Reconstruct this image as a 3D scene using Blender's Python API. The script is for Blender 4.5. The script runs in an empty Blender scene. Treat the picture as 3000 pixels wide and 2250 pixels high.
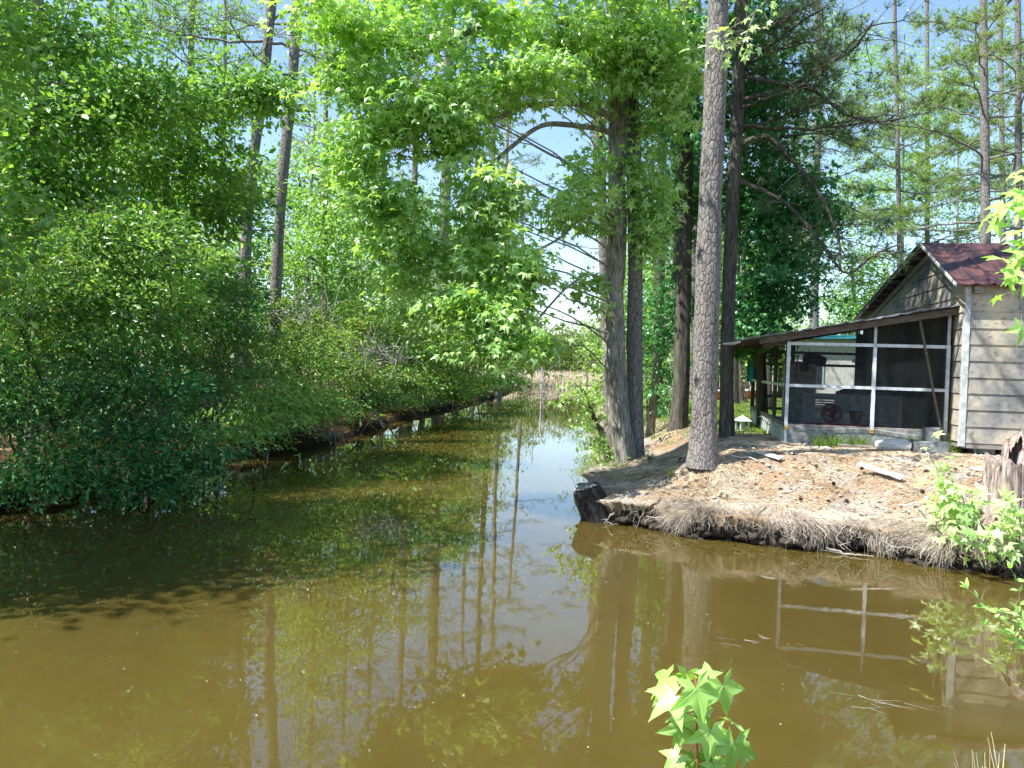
import bpy, math, random
import numpy as np
from mathutils import Vector, Matrix

# ------------------------------------------------------------------ camera
sc = bpy.context.scene
COL = sc.collection
PI = math.pi
EYE = 2.4
FPX = 2355.0                       # focal length in pixels of the 3000 px wide photograph
PITCH = math.atan(59 / FPX)
ROLL = math.radians(1.75)
_f = Vector((0, math.cos(PITCH), -math.sin(PITCH)))
_u0 = Vector((0, math.sin(PITCH), math.cos(PITCH)))
_r0 = Vector((1, 0, 0))
_r = _r0 * math.cos(ROLL) + _u0 * math.sin(ROLL)
_u = -_r0 * math.sin(ROLL) + _u0 * math.cos(ROLL)
cam = bpy.data.cameras.new('camera')
cam.sensor_width = 36; cam.lens = 36 * FPX / 3000
cam.clip_start = 0.05; cam.clip_end = 3000
camo = bpy.data.objects.new('camera', cam); COL.objects.link(camo)
camo.matrix_world = Matrix(((_r.x, _u.x, -_f.x, 0), (_r.y, _u.y, -_f.y, 0), (_r.z, _u.z, -_f.z, EYE), (0, 0, 0, 1)))
sc.camera = camo

# ------------------------------------------------------------------ light
SUN_DIR = Vector((-0.92, -0.36, 1.42)).normalized()   # towards the sun
w = bpy.data.worlds.new('World'); sc.world = w; w.use_nodes = True
nt = w.node_tree
bg = nt.nodes['Background']
sky = nt.nodes.new('ShaderNodeTexSky'); sky.sky_type = 'NISHITA'; sky.sun_disc = False
sky.sun_elevation = math.asin(SUN_DIR.z); sky.sun_rotation = math.atan2(SUN_DIR.x, SUN_DIR.y)
sky.air_density = 1.0; sky.dust_density = 0.25; sky.ozone_density = 2.0
nt.links.new(sky.outputs[0], bg.inputs[0]); bg.inputs[1].default_value = 0.125
sun = bpy.data.lights.new('sun', 'SUN'); sun.energy = 5.0; sun.angle = math.radians(0.5); sun.color = (1, .985, .96)
suno = bpy.data.objects.new('sun', sun); COL.objects.link(suno)
suno.rotation_euler = SUN_DIR.to_track_quat('Z', 'Y').to_euler()
sc.view_settings.view_transform = 'Standard'; sc.view_settings.look = 'None'
sc.view_settings.gamma = 1; sc.view_settings.exposure = 1.2
sc.cycles.use_denoising = True
sc.cycles.max_bounces = 8; sc.cycles.transparent_max_bounces = 12
sc.cycles.diffuse_bounces = 4; sc.cycles.transmission_bounces = 5; sc.cycles.glossy_bounces = 3
sc.cycles.caustics_reflective = False; sc.cycles.caustics_refractive = False

# ------------------------------------------------------------------ helpers
def ray(px, py):
    return _f + _r * ((px - 1500) / FPX) + _u * ((1125 - py) / FPX)
def at(px, py, D):
    d = ray(px, py); d = d * (D / d.y)
    return np.array((d.x, d.y, d.z + EYE))
def onz(px, py, z=0.0):
    d = ray(px, py); t = (z - EYE) / d.z
    return np.array((d.x * t, d.y * t, z))

def _h(ix, iy, s):
    n = (ix * 374761393 + iy * 668265263 + s * 1442695041) & 0xffffffff
    n = ((n ^ (n >> 13)) * 1274126177) & 0xffffffff
    return ((n ^ (n >> 16)) & 0xffff) / 65535.0
def vn(x, y, sc_=1.0, s=0):
    x = np.asarray(x, float) * sc_; y = np.asarray(y, float) * sc_
    ix = np.floor(x).astype(np.int64); iy = np.floor(y).astype(np.int64)
    fx = x - ix; fy = y - iy; fx = fx * fx * (3 - 2 * fx); fy = fy * fy * (3 - 2 * fy)
    a = _h(ix, iy, s); b = _h(ix + 1, iy, s); c = _h(ix, iy + 1, s); d = _h(ix + 1, iy + 1, s)
    return (a + (b - a) * fx) * (1 - fy) + (c + (d - c) * fx) * fy - 0.5
def sstep(x, a, b):
    t = np.clip((x - a) / (b - a), 0, 1); return t * t * (3 - 2 * t)
def nrm(v):
    return v / np.maximum(np.linalg.norm(v, axis=-1, keepdims=True), 1e-9)

class MB:
    def __init__(s): s.V = []; s.F = []; s.n = 0; s.M = []
    def add(s, V, F, mi=0):
        V = np.asarray(V, float).reshape(-1, 3); F = np.asarray(F, int)
        if len(F) == 0: return s
        s.V.append(V); s.F.append(F + s.n); s.M.append(np.full(len(F), mi)); s.n += len(V); return s
    def box(s, a, b, M=None, mi=0):
        x0, y0, z0 = a; x1, y1, z1 = b
        V = np.array([(x0,y0,z0),(x1,y0,z0),(x1,y1,z0),(x0,y1,z0),(x0,y0,z1),(x1,y0,z1),(x1,y1,z1),(x0,y1,z1)], float)
        if M is not None: V = np.array([tuple(M @ Vector(v)) for v in V])
        return s.add(V, [(3,2,1,0),(4,5,6,7),(0,1,5,4),(1,2,6,5),(2,3,7,6),(3,0,4,7)], mi)
    def beam(s, p, q, w_, h_, up=(0,0,1)):
        p = np.array(p, float); q = np.array(q, float); d = nrm(q - p); sd_ = nrm(np.cross(d, up)); u_ = np.cross(sd_, d)
        V = [e + sd_ * i * w_ / 2 + u_ * j * h_ / 2 for e in (p, q) for i, j in ((-1,-1),(1,-1),(1,1),(-1,1))]
        return s.add(V, [(3,2,1,0),(4,5,6,7),(0,1,5,4),(1,2,6,5),(2,3,7,6),(3,0,4,7)])
    def tube(s, P, R, n=8, rough=0, seed=0, cap=True, flat=1.0):
        P = np.asarray(P, float); R = np.broadcast_to(np.asarray(R, float), (len(P),)); k = len(P)
        T = nrm(np.gradient(P, axis=0)); ref = np.array((0, 1., 0)) if abs(T[0][1]) < .9 else np.array((1., 0, 0))
        A = nrm(np.cross(T, ref)); B = np.cross(A, T)
        an = np.linspace(0, 2 * PI, n, endpoint=False)
        rr = R[:, None] * np.ones((1, n))
        if rough:
            L = np.concatenate([[0], np.cumsum(np.linalg.norm(np.diff(P, axis=0), axis=1))])
            rr = rr * (1 + rough * (vn(np.cos(an)[None] * 2.2 + seed, np.sin(an)[None] * 2.2 + L[:, None] * 1.6, 1, seed) * 2
                                    + .6 * vn(np.cos(an)[None] * 7 + seed, np.sin(an)[None] * 7 + L[:, None] * 9, 1, seed + 5)))
        V = P[:, None] + rr[..., None] * (np.cos(an)[None, :, None] * A[:, None] + flat * np.sin(an)[None, :, None] * B[:, None])
        i, j = np.meshgrid(np.arange(k - 1), np.arange(n), indexing='ij'); i = i.ravel(); j = j.ravel(); j2 = (j + 1) % n
        F = np.stack([i*n+j, i*n+j2, (i+1)*n+j2, (i+1)*n+j], 1)
        s.add(V.reshape(-1, 3), F)
        if cap:
            for e, o in ((0, -1), (k - 1, 1)):
                c = V[e].mean(0); b = V[e]
                s.add(np.vstack([b, c]), [(a_, (a_+1) % n, n) if o > 0 else ((a_+1) % n, a_, n) for a_ in range(n)])
        return s
    def strands(s, P, R, n=3):
        """P (N,k,3) paths, R (N,k) radii: many thin tubes at once"""
        N, k, _ = P.shape
        T = nrm(np.gradient(P, axis=1)); ref = nrm(np.stack([np.sin(np.arange(N)*1.7), np.cos(np.arange(N)*2.3), np.sin(np.arange(N)*.9)+.01], 1))[:, None]
        A = nrm(np.cross(T, ref + 0*T)); B = np.cross(A, T)
        an = np.linspace(0, 2*PI, n, endpoint=False)
        V = P[:, :, None] + R[:, :, None, None] * (np.cos(an)[None, None, :, None]*A[:, :, None] + np.sin(an)[None, None, :, None]*B[:, :, None])
        q, i, j = np.meshgrid(np.arange(N), np.arange(k-1), np.arange(n), indexing='ij'); q=q.ravel(); i=i.ravel(); j=j.ravel(); j2=(j+1)%n
        b = q*k*n
        return s.add(V.reshape(-1, 3), np.stack([b+i*n+j, b+i*n+j2, b+(i+1)*n+j2, b+(i+1)*n+j], 1))
    def leaves(s, C, T, Nn, S, tmpl, mi=0):
        """C centres, T tip directions, Nn normals, S sizes, tmpl (k,3): one face per leaf"""
        T = nrm(T); Sd = nrm(np.cross(Nn, T)); Nn = np.cross(T, Sd); k = len(tmpl)
        V = C[:, None] + S[:, None, None] * (tmpl[None, :, 0:1]*T[:, None] + tmpl[None, :, 1:2]*Sd[:, None] + tmpl[None, :, 2:3]*Nn[:, None])
        return s.add(V.reshape(-1, 3), np.arange(len(C)*k).reshape(-1, k), mi)
    def build(s, name, mat, parent=None, origin=(0,0,0), smooth=False):
        me = bpy.data.meshes.new(name)
        V = np.concatenate(s.V) - np.asarray(origin, float)
        ls = np.concatenate([np.full(len(f), f.shape[1]) for f in s.F]); lv = np.concatenate([f.ravel() for f in s.F])
        me.vertices.add(len(V)); me.vertices.foreach_set('co', V.astype(np.float32).ravel())
        me.loops.add(len(lv)); me.loops.foreach_set('vertex_index', lv.astype(np.int32))
        me.polygons.add(len(ls)); st = np.concatenate([[0], np.cumsum(ls)[:-1]])
        me.polygons.foreach_set('loop_start', st.astype(np.int32)); me.polygons.foreach_set('loop_total', ls.astype(np.int32))
        me.polygons.foreach_set('material_index', np.concatenate(s.M).astype(np.int32))
        me.polygons.foreach_set('use_smooth', np.full(len(ls), bool(smooth)))
        me.update(calc_edges=True); me.validate()
        for m in (mat if isinstance(mat, (list, tuple)) else [mat]): me.materials.append(m)
        o = bpy.data.objects.new(name, me); COL.objects.link(o)
        if parent is not None: o.parent = parent
        else: o.location = origin
        return o

def tag(o, label=None, cat=None, group=None, kind=None):
    if label: o['label'] = label
    if cat: o['category'] = cat
    if group: o['group'] = group
    if kind: o['kind'] = kind
    return o
def thing(name, label, cat, loc, rz=0, group=None):
    o = bpy.data.objects.new(name, None); o.empty_display_size = .2; COL.objects.link(o)
    o.location = [float(a) for a in loc]; o.rotation_euler = (0, 0, rz)
    return tag(o, label, cat, group)
def dup(root, loc, rz, label, s=1.0, group=None):
    r = root.copy(); COL.objects.link(r); r.location = [float(a) for a in loc]; r.rotation_euler = (0, 0, rz); r.scale = (s, s, s); r['label'] = label
    if group: r['group'] = group
    for ch in list(root.children):
        c = ch.copy(); COL.objects.link(c); c.parent = r
    return r

# ------------------------------------------------------------------ materials
class NT:
    def __init__(s, name):
        s.m = bpy.data.materials.new(name); s.m.use_nodes = True; s.t = s.m.node_tree; s.b = s.t.nodes['Principled BSDF']; s.o = s.t.nodes['Material Output']
    def n(s, ty, **k):
        nd = s.t.nodes.new('ShaderNode' + ty)
        for a, b in k.items():
            if a.startswith('i_'):
                kk = a[2:]; kk = int(kk) if kk.isdigit() else kk.replace('_', ' ')
                nd.inputs[kk].default_value = b
            else: setattr(nd, a, b)
        return nd
    def l(s, a, b): s.t.links.new(a, b)
    def co(s, scale=(1,1,1), kind='Object'):
        c = s.n('TexCoord'); m = s.n('Mapping'); m.inputs['Scale'].default_value = scale; s.l(c.outputs[kind], m.inputs[0]); return m.outputs[0]
    def noise(s, vec, scale, detail=4, rough=.55, dist=0):
        n = s.n('TexNoise'); n.inputs['Scale'].default_value = scale; n.inputs['Detail'].default_value = detail
        n.inputs['Roughness'].default_value = rough; n.inputs['Distortion'].default_value = dist
        if vec is not None: s.l(vec, n.inputs['Vector'])
        return n.outputs[0]
    def ramp(s, fac, stops):
        r = s.n('ValToRGB'); e = r.color_ramp.elements
        while len(e) < len(stops): e.new(.5)
        for q, (p, c) in zip(e, stops): q.position = p; q.color = (*c, 1) if len(c) == 3 else c
        s.l(fac, r.inputs[0]); return r.outputs[0]
    def mix(s, fac, a, b, mode='MIX'):
        m = s.n('MixRGB', blend_type=mode)
        for v, i in ((fac, 0), (a, 1), (b, 2)):
            if hasattr(v, 'is_linked'): s.l(v, m.inputs[i])
            elif i == 0: m.inputs[0].default_value = v
            else: m.inputs[i].default_value = (*v, 1)
        return m.outputs[0]
    def math(s, op, a, b=0.0):
        m = s.n('Math', operation=op)
        for v, i in ((a, 0), (b, 1)):
            if hasattr(v, 'is_linked'): s.l(v, m.inputs[i])
            else: m.inputs[i].default_value = v
        return m.outputs[0]
    def bump(s, h, strength=.5, dist=.02):
        b = s.n('Bump'); b.inputs['Strength'].default_value = strength; b.inputs['Distance'].default_value = dist
        s.l(h, b.inputs['Height']); s.l(b.outputs[0], s.b.inputs['Normal']); return b
    def base(s, c, rough=.8, spec=.3):
        if hasattr(c, 'is_linked'): s.l(c, s.b.inputs['Base Color'])
        else: s.b.inputs['Base Color'].default_value = (*c, 1)
        s.b.inputs['Roughness'].default_value = rough; s.b.inputs['Specular IOR Level'].default_value = spec
        return s.m

def leaf_mat(name, c1, c2, c3, trans=.35, rough=.38, spec=.5, tipc=None, tipf=.0):
    t = NT(name); g = t.n('NewGeometry'); r = g.outputs['Random Per Island']
    col = t.ramp(r, [(0, c1), (.5, c2), (1, c3)])
    big = t.noise(t.co((1,1,1)), 1.5, 3)
    col = t.mix(t.math('MULTIPLY', t.ramp(big, [(.38, (0,0,0)), (.62, (1,1,1))]), .6), col, tuple(min(1, x * 1.35) for x in c3))
    if tipc:
        f = t.math('GREATER_THAN', t.math('FRACT', t.math('MULTIPLY', r, 37.7)), 1 - tipf)
        col = t.mix(f, col, tipc)
    t.base(col, rough, spec)
    tr = t.n('BsdfTranslucent'); tc = t.mix(1, col, (1.42, 1.44, .5), 'MULTIPLY'); t.l(tc, tr.inputs[0])
    mx = t.n('MixShader'); mx.inputs[0].default_value = trans
    t.l(t.b.outputs[0], mx.inputs[1]); t.l(tr.outputs[0], mx.inputs[2]); t.l(mx.outputs[0], t.o.inputs[0])
    return t.m

def bark_pine():
    t = NT('pine_bark'); v = t.co((1, 1, .38)); vo = t.n('TexVoronoi', feature='DISTANCE_TO_EDGE'); vo.inputs['Scale'].default_value = 19
    wv = t.mix(.13, v, t.noise(v, 7, 4)) ; t.l(wv, vo.inputs['Vector'])
    vc = t.n('TexVoronoi'); vc.inputs['Scale'].default_value = 19; t.l(wv, vc.inputs['Vector'])
    e = t.ramp(vo.outputs['Distance'], [(0, (0,0,0)), (.075, (1,1,1))])
    pl = t.ramp(vc.outputs['Color'], [(.1, (.15,.135,.12)), (.5, (.23,.205,.185)), (.9, (.29,.23,.185))])
    fine = t.noise(v, 60, 4)
    pl = t.mix(.6, pl, t.ramp(fine, [(.3, (.12,.11,.10)), (.7, (.38,.35,.33))]))
    col = t.mix(e, (.035,.03,.028), pl)
    pl = t.mix(t.math('MULTIPLY', t.ramp(t.noise(t.co((1,1,.5)), 1.7, 4), [(.4,(0,0,0)),(.65,(1,1,1))]), .45), pl, (.18,.17,.155)); col = t.mix(e, (.055,.047,.042), pl)
    h = t.math('ADD', t.math('MULTIPLY', t.ramp(vo.outputs['Distance'], [(0, (0,0,0)), (.18, (1,1,1))]), 1.0), t.math('MULTIPLY', fine, .4))
    t.bump(h, .6, .02); return t.base(col, .9, .15)
def bark_furrow(name, a, b, c):
    t = NT(name); v = t.co((1, 1, .16)); n1 = t.noise(v, 24, 5, .6, .8); n2 = t.noise(t.co(), 3, 3)
    col = t.ramp(n1, [(.32, a), (.5, b), (.68, c)]); col = t.mix(t.math('MULTIPLY', t.ramp(n2, [(.4, (0,0,0)), (.7, (1,1,1))]), .4), col, (.10,.12,.07))
    t.bump(n1, .9, .03); return t.base(col, .9, .15)

M = {}
M['pine'] = bark_pine()
M['gum'] = bark_furrow('gum_bark', (.07,.06,.048), (.29,.26,.22), (.48,.45,.39))
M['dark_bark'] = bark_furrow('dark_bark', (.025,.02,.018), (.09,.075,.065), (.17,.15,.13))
M['pale_bark'] = bark_furrow('pale_bark', (.18,.16,.14), (.34,.31,.28), (.5,.47,.43))
M['gumleaf'] = leaf_mat('sweetgum_leaf', (.115,.255,.05), (.21,.39,.09), (.37,.54,.18), .44, .34, 1.0)
M['shadeleaf'] = leaf_mat('shade_leaf', (.012,.075,.024), (.025,.13,.038), (.05,.19,.055), .30, .4, .45)  # leaf colour darkened to put shade into the low and inner foliage
M['young'] = leaf_mat('young_leaf', (.24,.43,.11), (.38,.56,.20), (.56,.70,.34), .38, .32, 1.0)
M['dusky'] = leaf_mat('dusky_leaf', (.02,.105,.035), (.04,.18,.055), (.08,.26,.075), .34, .38, .6)  # darker sweetgum leaf, shade put into the colour of trees behind the trunks
M['myrtle'] = leaf_mat('myrtle_leaf', (.025,.10,.026), (.055,.165,.036), (.13,.26,.06), .30, .42, .5, (.32,.27,.08), .06)
M['myrtle_gold'] = leaf_mat('golden_myrtle_leaf', (.06,.165,.03), (.125,.25,.045), (.23,.34,.065), .34, .5, .4, (.44,.38,.09), .08)
M['mid'] = leaf_mat('oak_leaf', (.055,.17,.04), (.115,.26,.055), (.23,.385,.10), .38, .38, .8)
M['lime'] = leaf_mat('lime_leaf', (.13,.29,.06), (.23,.41,.09), (.36,.53,.16), .42, .42, .6)
M['needle'] = leaf_mat('pine_needle', (.08,.16,.035), (.15,.25,.055), (.26,.34,.09), .28, .5, .35)
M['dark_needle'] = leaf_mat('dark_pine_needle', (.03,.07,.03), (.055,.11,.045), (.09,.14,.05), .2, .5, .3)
M['reed'] = leaf_mat('reed_straw', (.42,.34,.22), (.56,.48,.34), (.68,.60,.46), .2, .7, .1)
M['grass'] = leaf_mat('grass_blade', (.08,.17,.02), (.14,.26,.03), (.22,.32,.05), .3, .5, .3)

def water_mat():
    t = NT('creek_water'); v = t.co((1, .55, 1))
    n1 = t.noise(v, .35, 3); col = t.ramp(n1, [(.3, (.074,.053,.0115)), (.7, (.096,.071,.0155))])
    t.base(col, .015, .5); t.b.inputs['IOR'].default_value = 1.55
    t.b.inputs['Subsurface Weight'].default_value = 1.0; t.b.inputs['Subsurface Radius'].default_value = (1.0, .75, .4); t.b.inputs['Subsurface Scale'].default_value = .8
    a = t.noise(t.co((1, .5, 1)), 2.2, 3, .5, .4); b2 = t.noise(t.co((1, .35, 1)), 14, 2)
    patch = t.ramp(t.noise(t.co(), .22, 2), [(.45, (.15,.15,.15)), (.62, (1,1,1))])
    h = t.math('ADD', a, t.math('MULTIPLY', t.math('MULTIPLY', b2, .35), patch))
    t.bump(h, .034, .03); return t.m
M['water'] = water_mat()

def ground_mat():
    t = NT('bank_soil'); v = t.co(); n1 = t.noise(v, 1.6, 5, .6); n2 = t.noise(v, 26, 5, .65); n3 = t.noise(v, 6, 4)
    sand = t.ramp(n2, [(.3, (.14,.12,.095)), (.55, (.34,.295,.235)), (.75, (.50,.445,.365))])
    straw = t.ramp(n2, [(.3, (.13,.08,.045)), (.55, (.33,.22,.13)), (.75, (.50,.37,.24))])
    c = t.mix(t.ramp(n1, [(.46, (0,0,0)), (.60, (1,1,1))]), sand, straw)
    A = lambda nm: t.n('Attribute', attribute_name=nm).outputs['Fac']
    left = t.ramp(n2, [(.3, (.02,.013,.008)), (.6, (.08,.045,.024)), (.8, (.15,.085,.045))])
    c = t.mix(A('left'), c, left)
    lawn = t.ramp(n2, [(.3, (.07,.11,.02)), (.6, (.17,.22,.05)), (.8, (.30,.30,.10))])
    c = t.mix(A('lawn'), c, lawn)
    marsh = t.ramp(n3, [(.3, (.22,.16,.09)), (.7, (.42,.34,.22))]); c = t.mix(A('marsh'), c, marsh)
    g = t.n('NewGeometry'); sp = t.n('SeparateXYZ'); t.l(g.outputs['Position'], sp.inputs[0])
    z = t.math('ADD', sp.outputs[2], t.math('MULTIPLY', n3, .14))
    c = t.mix(t.ramp(z, [(.10, (1,1,1)), (.30, (0,0,0))]), c, (.018,.013,.009))
    t.bump(t.math('ADD', n2, t.math('MULTIPLY', n3, .8)), .7, .05); return t.base(c, .95, .1)
M['ground'] = ground_mat()

def plain(name, c, rough=.6, spec=.3, var=.12, scale=8, bump=0):
    t = NT(name); n = t.noise(t.co(), scale, 4)
    d = tuple(x * (1 - var * 2.2) for x in c); e = tuple(min(1, x * (1 + var)) for x in c)
    t.base(t.ramp(n, [(.3, d), (.7, e)]), rough, spec)
    if bump: t.bump(n, bump, .01)
    return t.m
def wood(name, a, b, c, rough=.85, axis=(1, 1, 8)):
    t = NT(name); n = t.noise(t.co(axis), 5, 5, .6, .5); t.base(t.ramp(n, [(.3, a), (.5, b), (.72, c)]), rough, .15); t.bump(n, .4, .01); return t.m
def siding_mat():
    t = NT('mildewed_siding'); v = t.co(); n1 = t.noise(v, 1.3, 5, .6, .3); n2 = t.noise(v, 9, 6, .7); n3 = t.noise(t.co((1,1,.3)), 22, 3)
    c = t.ramp(n1, [(.36, (.58,.49,.33)), (.46, (.44,.39,.29)), (.54, (.25,.24,.215)), (.66, (.11,.115,.12))])
    c = t.mix(t.math('MULTIPLY', t.ramp(n2, [(.52, (0,0,0)), (.66, (1,1,1))]), .75), c, (.06,.06,.058))
    c = t.mix(t.math('MULTIPLY', n3, .25), c, (.5,.47,.40))
    isl = t.n('NewGeometry').outputs['Random Per Island']; c = t.mix(t.math('MULTIPLY', isl, .28), c, (.16,.155,.15))
    t.bump(n2, .25, .01); return t.base(c, .85, .2)
M['siding'] = siding_mat()
M['gableboard'] = wood('pale_board', (.22,.19,.15), (.42,.37,.29), (.55,.50,.41), axis=(6, 6, .6))
M['oldwood'] = wood('old_wood', (.05,.04,.032), (.12,.095,.075), (.22,.18,.15))
M['greywood'] = wood('grey_wood', (.12,.11,.10), (.28,.25,.22), (.44,.41,.37))
M['bleached'] = wood('bleached_wood', (.38,.34,.30), (.58,.54,.49), (.72,.69,.64))
M['white'] = plain('white_paint', (.66,.69,.70), .5, .3, .14, 12)
M['offwhite'] = plain('chalky_trim', (.52,.55,.52), .7, .2, .18, 9)
M['concrete'] = plain('old_concrete', (.26,.265,.25), .9, .15, .25, 12, .4)
M['tin'] = None
def tin_mat():
    t = NT('rusty_tin'); n1 = t.noise(t.co((5,.7,.7)), 1.6, 6, .62, .3); n2 = t.noise(t.co((6,1,1)), 9, 5)
    c = t.ramp(n1, [(.3, (.03,.016,.017)), (.48, (.065,.028,.027)), (.62, (.115,.045,.034)), (.8, (.22,.12,.085))])
    c = t.mix(t.math('MULTIPLY', t.ramp(n2, [(.5, (0,0,0)), (.7, (1,1,1))]), .4), c, (.05,.025,.025))
    t.bump(n2, .15, .01); return t.base(c, .55, .4)
M['tin'] = tin_mat()
M['greytin'] = plain('weathered_tin', (.20,.21,.22), .5, .4, .25, 6)
def screen_mat(f=.55):
    t = NT('insect_screen'); t.base((.012,.014,.016), .7, .2)
    tr = t.n('BsdfTransparent'); tr.inputs[0].default_value = (.93,.95,.98,1)
    mx = t.n('MixShader'); mx.inputs[0].default_value = f; t.l(tr.outputs[0], mx.inputs[1]); t.l(t.b.outputs[0], mx.inputs[2]); t.l(mx.outputs[0], t.o.inputs[0]); return t.m
M['screen'] = screen_mat(); M['screen_thin'] = screen_mat(.2)
M['teal'] = plain('teal_metal', (.05,.36,.42), .5, .4)
M['red'] = plain('red_plastic', (.55,.03,.04), .4, .5)
M['pink'] = plain('faded_red_hose', (.26,.07,.08), .5, .4)
M['darkplastic'] = plain('dark_plastic', (.03,.028,.03), .6, .3)
M['tan'] = plain('tan_float', (.40,.33,.17), .8, .2, .2, 20)
M['glassdark'] = plain('window_glass', (.05,.06,.07), .1, .6)
M['blue'] = plain('blue_plastic', (.04,.16,.45), .6, .3)
M['yellow'] = plain('yellow_cap', (.75,.42,.04), .6, .3)
M['straw'] = leaf_mat('pine_straw', (.24,.16,.09), (.45,.32,.19), (.66,.55,.40), .1, .7, .15)
M['rootm'] = leaf_mat('root_fibre', (.16,.12,.085), (.37,.30,.23), (.60,.53,.44), .1, .8, .1)
M['cone'] = plain('pine_cone', (.07,.045,.03), .9, .1, .3, 30)

# ------------------------------------------------------------------ terrain
shore_r = [(25,6.2),(14,7.4),(9.0,8.7)] + [tuple(onz(a, b)[:2]) for a, b in
    ((2961,1690),(2803,1665),(2676,1643),(2549,1618),(2391,1611),(2233,1592),(2056,1573),(1910,1548),(1800,1532),(1730,1512),(1722,1470),(1762,1400),(1752,1300),(1748,1220),(1738,1160))]
shore_f = [(9.5,72),(20,80),(50,85),(50,96),(20,98),(10,95),(5,92),(2.3,88)]
shore_l = [tuple(onz(a, b)[:2]) for a, b in ((1544,1134),(1498,1147),(1422,1172),(1337,1193),(1211,1222),(1126,1248),(1000,1292),(860,1322),(746,1340),(600,1372),(400,1415),(180,1460),(0,1500))] + [(-8.6,9.6),(-12,7.8),(-25,6.5)]
WP = np.array([(-25,2.9),(25,2.9)] + shore_r + shore_f + shore_l)
SR = np.array(shore_r)
def seg_d(x, y, P, closed=True):
    d = np.full(x.shape, 1e9); n = len(P); ins = np.zeros(x.shape, bool)
    for i in range(n if closed else n - 1):
        a = P[i]; b = P[(i+1) % n]; e = b - a; L = e @ e
        t = np.clip(((x-a[0])*e[0] + (y-a[1])*e[1]) / L, 0, 1)
        d = np.minimum(d, np.hypot(x-a[0]-t*e[0], y-a[1]-t*e[1]))
        if closed:
            c = ((a[1] > y) != (b[1] > y)); 
            if abs(b[1]-a[1]) > 1e-12: ins ^= c & (x < (b[0]-a[0])*(y-a[1])/(b[1]-a[1]) + a[0])
    return d, ins
def sdf(x, y):
    x = np.asarray(x, float); y = np.asarray(y, float)
    d, ins = seg_d(x, y, WP)
    s = np.where(ins, -d, d)
    near = sstep(60 - np.abs(y), 0, 30)
    return s + near * (.22 * vn(x, y, 1.3, 3) + .10 * vn(x, y, 4.5, 9))
def gz(x, y):
    x = np.asarray(x, float); y = np.asarray(y, float); s = sdf(x, y)
    right = (x > .3) & (y > 5.5) & (y < 75); farr = (y > 74) & (x > 2.2)
    plateau = np.where(right, 1.05, .55); lip = np.where(right, .42, .34); run = np.where(right, 2.8, 3.0)
    rr = sstep(y, 13, 16) * 0
    plateau = np.where(farr, .25, plateau); lip = np.where(farr, .12, lip)
    nr = y < 5.5; plateau = np.where(nr, .7, plateau); lip = np.where(nr, .4, lip)
    z = lip * sstep(s, 0, .16) + (plateau - lip) * sstep(s, .05, run) - .9 * sstep(-s, 0, 1.6) - .06
    amp = sstep(s, 0, .4)
    z = z + amp * (.13 * vn(x, y, .8, 1) + .09 * vn(x, y, 2.1, 2) + .05 * vn(x, y, 5.5, 4) + .025 * vn(x, y, 12, 6))
    for mx, my, mh, mr in ((3.27,13.1,.13,.42),(2.40,16.1,.12,.5),(3.95,19,.15,.6)): z = z + mh*np.exp(-((x-mx)**2+(y-my)**2)/mr**2)*amp
    sh = sstep(x, 3.5, 5) * sstep(y, 13.2, 14.4) * sstep(26 - y, 0, 3)      # level ground round the shed
    return z * (1 - sh * .8) + (1.03 - .006 * (y - 14)) * sh * .8

def axis(pieces):
    out = []
    for a, b, st in pieces: out += list(np.arange(a, b - 1e-6, st))
    return np.array(out + [pieces[-1][1]])
gx = axis([(-900,-200,100),(-200,-60,20),(-60,-26,4),(-26,-12,1),(-12,.8,.22),(.8,9.6,.055),(9.6,16,.3),(16,60,3),(60,200,20),(200,900,100)])
gy = axis([(-300,-20,40),(-20,-2,3),(-2,8.4,.35),(8.4,13.2,.055),(13.2,26,.2),(26,60,.8),(60,130,2),(130,300,15),(300,1500,100)])
X, Y = np.meshgrid(gx, gy); Z = gz(X, Y)
e = .03; S0 = sdf(X, Y); gxx = (sdf(X+e, Y)-S0)/e; gyy = (sdf(X, Y+e)-S0)/e; gl = np.maximum(np.hypot(gxx, gyy), .3)
RB = (X > .3) & (Y > 5.5) & (Y < 16)
push = .25 * np.exp(-((Z - .36) / .11) ** 2) * RB * (S0 > 0) * np.clip(1.1 + 1.6 * vn(X, Y, 2.4, 21), .0, 1.7) * sstep(.5 - S0, 0, .3)
X2 = X - gxx / gl * push; Y2 = Y - gyy / gl * push
nx, ny = len(gx), len(gy)
i, j = np.meshgrid(np.arange(ny-1), np.arange(nx-1), indexing='ij'); i = i.ravel(); j = j.ravel()
mb = MB(); mb.add(np.stack([X2, Y2, Z], -1).reshape(-1, 3), np.stack([i*nx+j, i*nx+j+1, (i+1)*nx+j+1, (i+1)*nx+j], 1))
ground = tag(mb.build('ground', M['ground'], smooth=True), kind='structure')
def attr(nm, val):
    a = ground.data.attributes.new(nm, 'FLOAT', 'POINT'); a.data.foreach_set('value', val.astype(np.float32).ravel())
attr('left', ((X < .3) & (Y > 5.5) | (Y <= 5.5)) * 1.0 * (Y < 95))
attr('lawn', sstep(X + .4*vn(X,Y,1,8), 4.2, 5.0) * sstep(Y + vn(X, Y, .8, 11), 17.2, 18.6) * (Y < 60))
attr('marsh', ((Y > 84) | ((Y > 70) & (X > 4))) * 1.0)
mb = MB(); mb.add([(-300,-60,0),(300,-60,0),(300,300,0),(-300,300,0)], [(0,1,2,3)])
tag(mb.build('water', M['water']), kind='structure')

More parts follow.
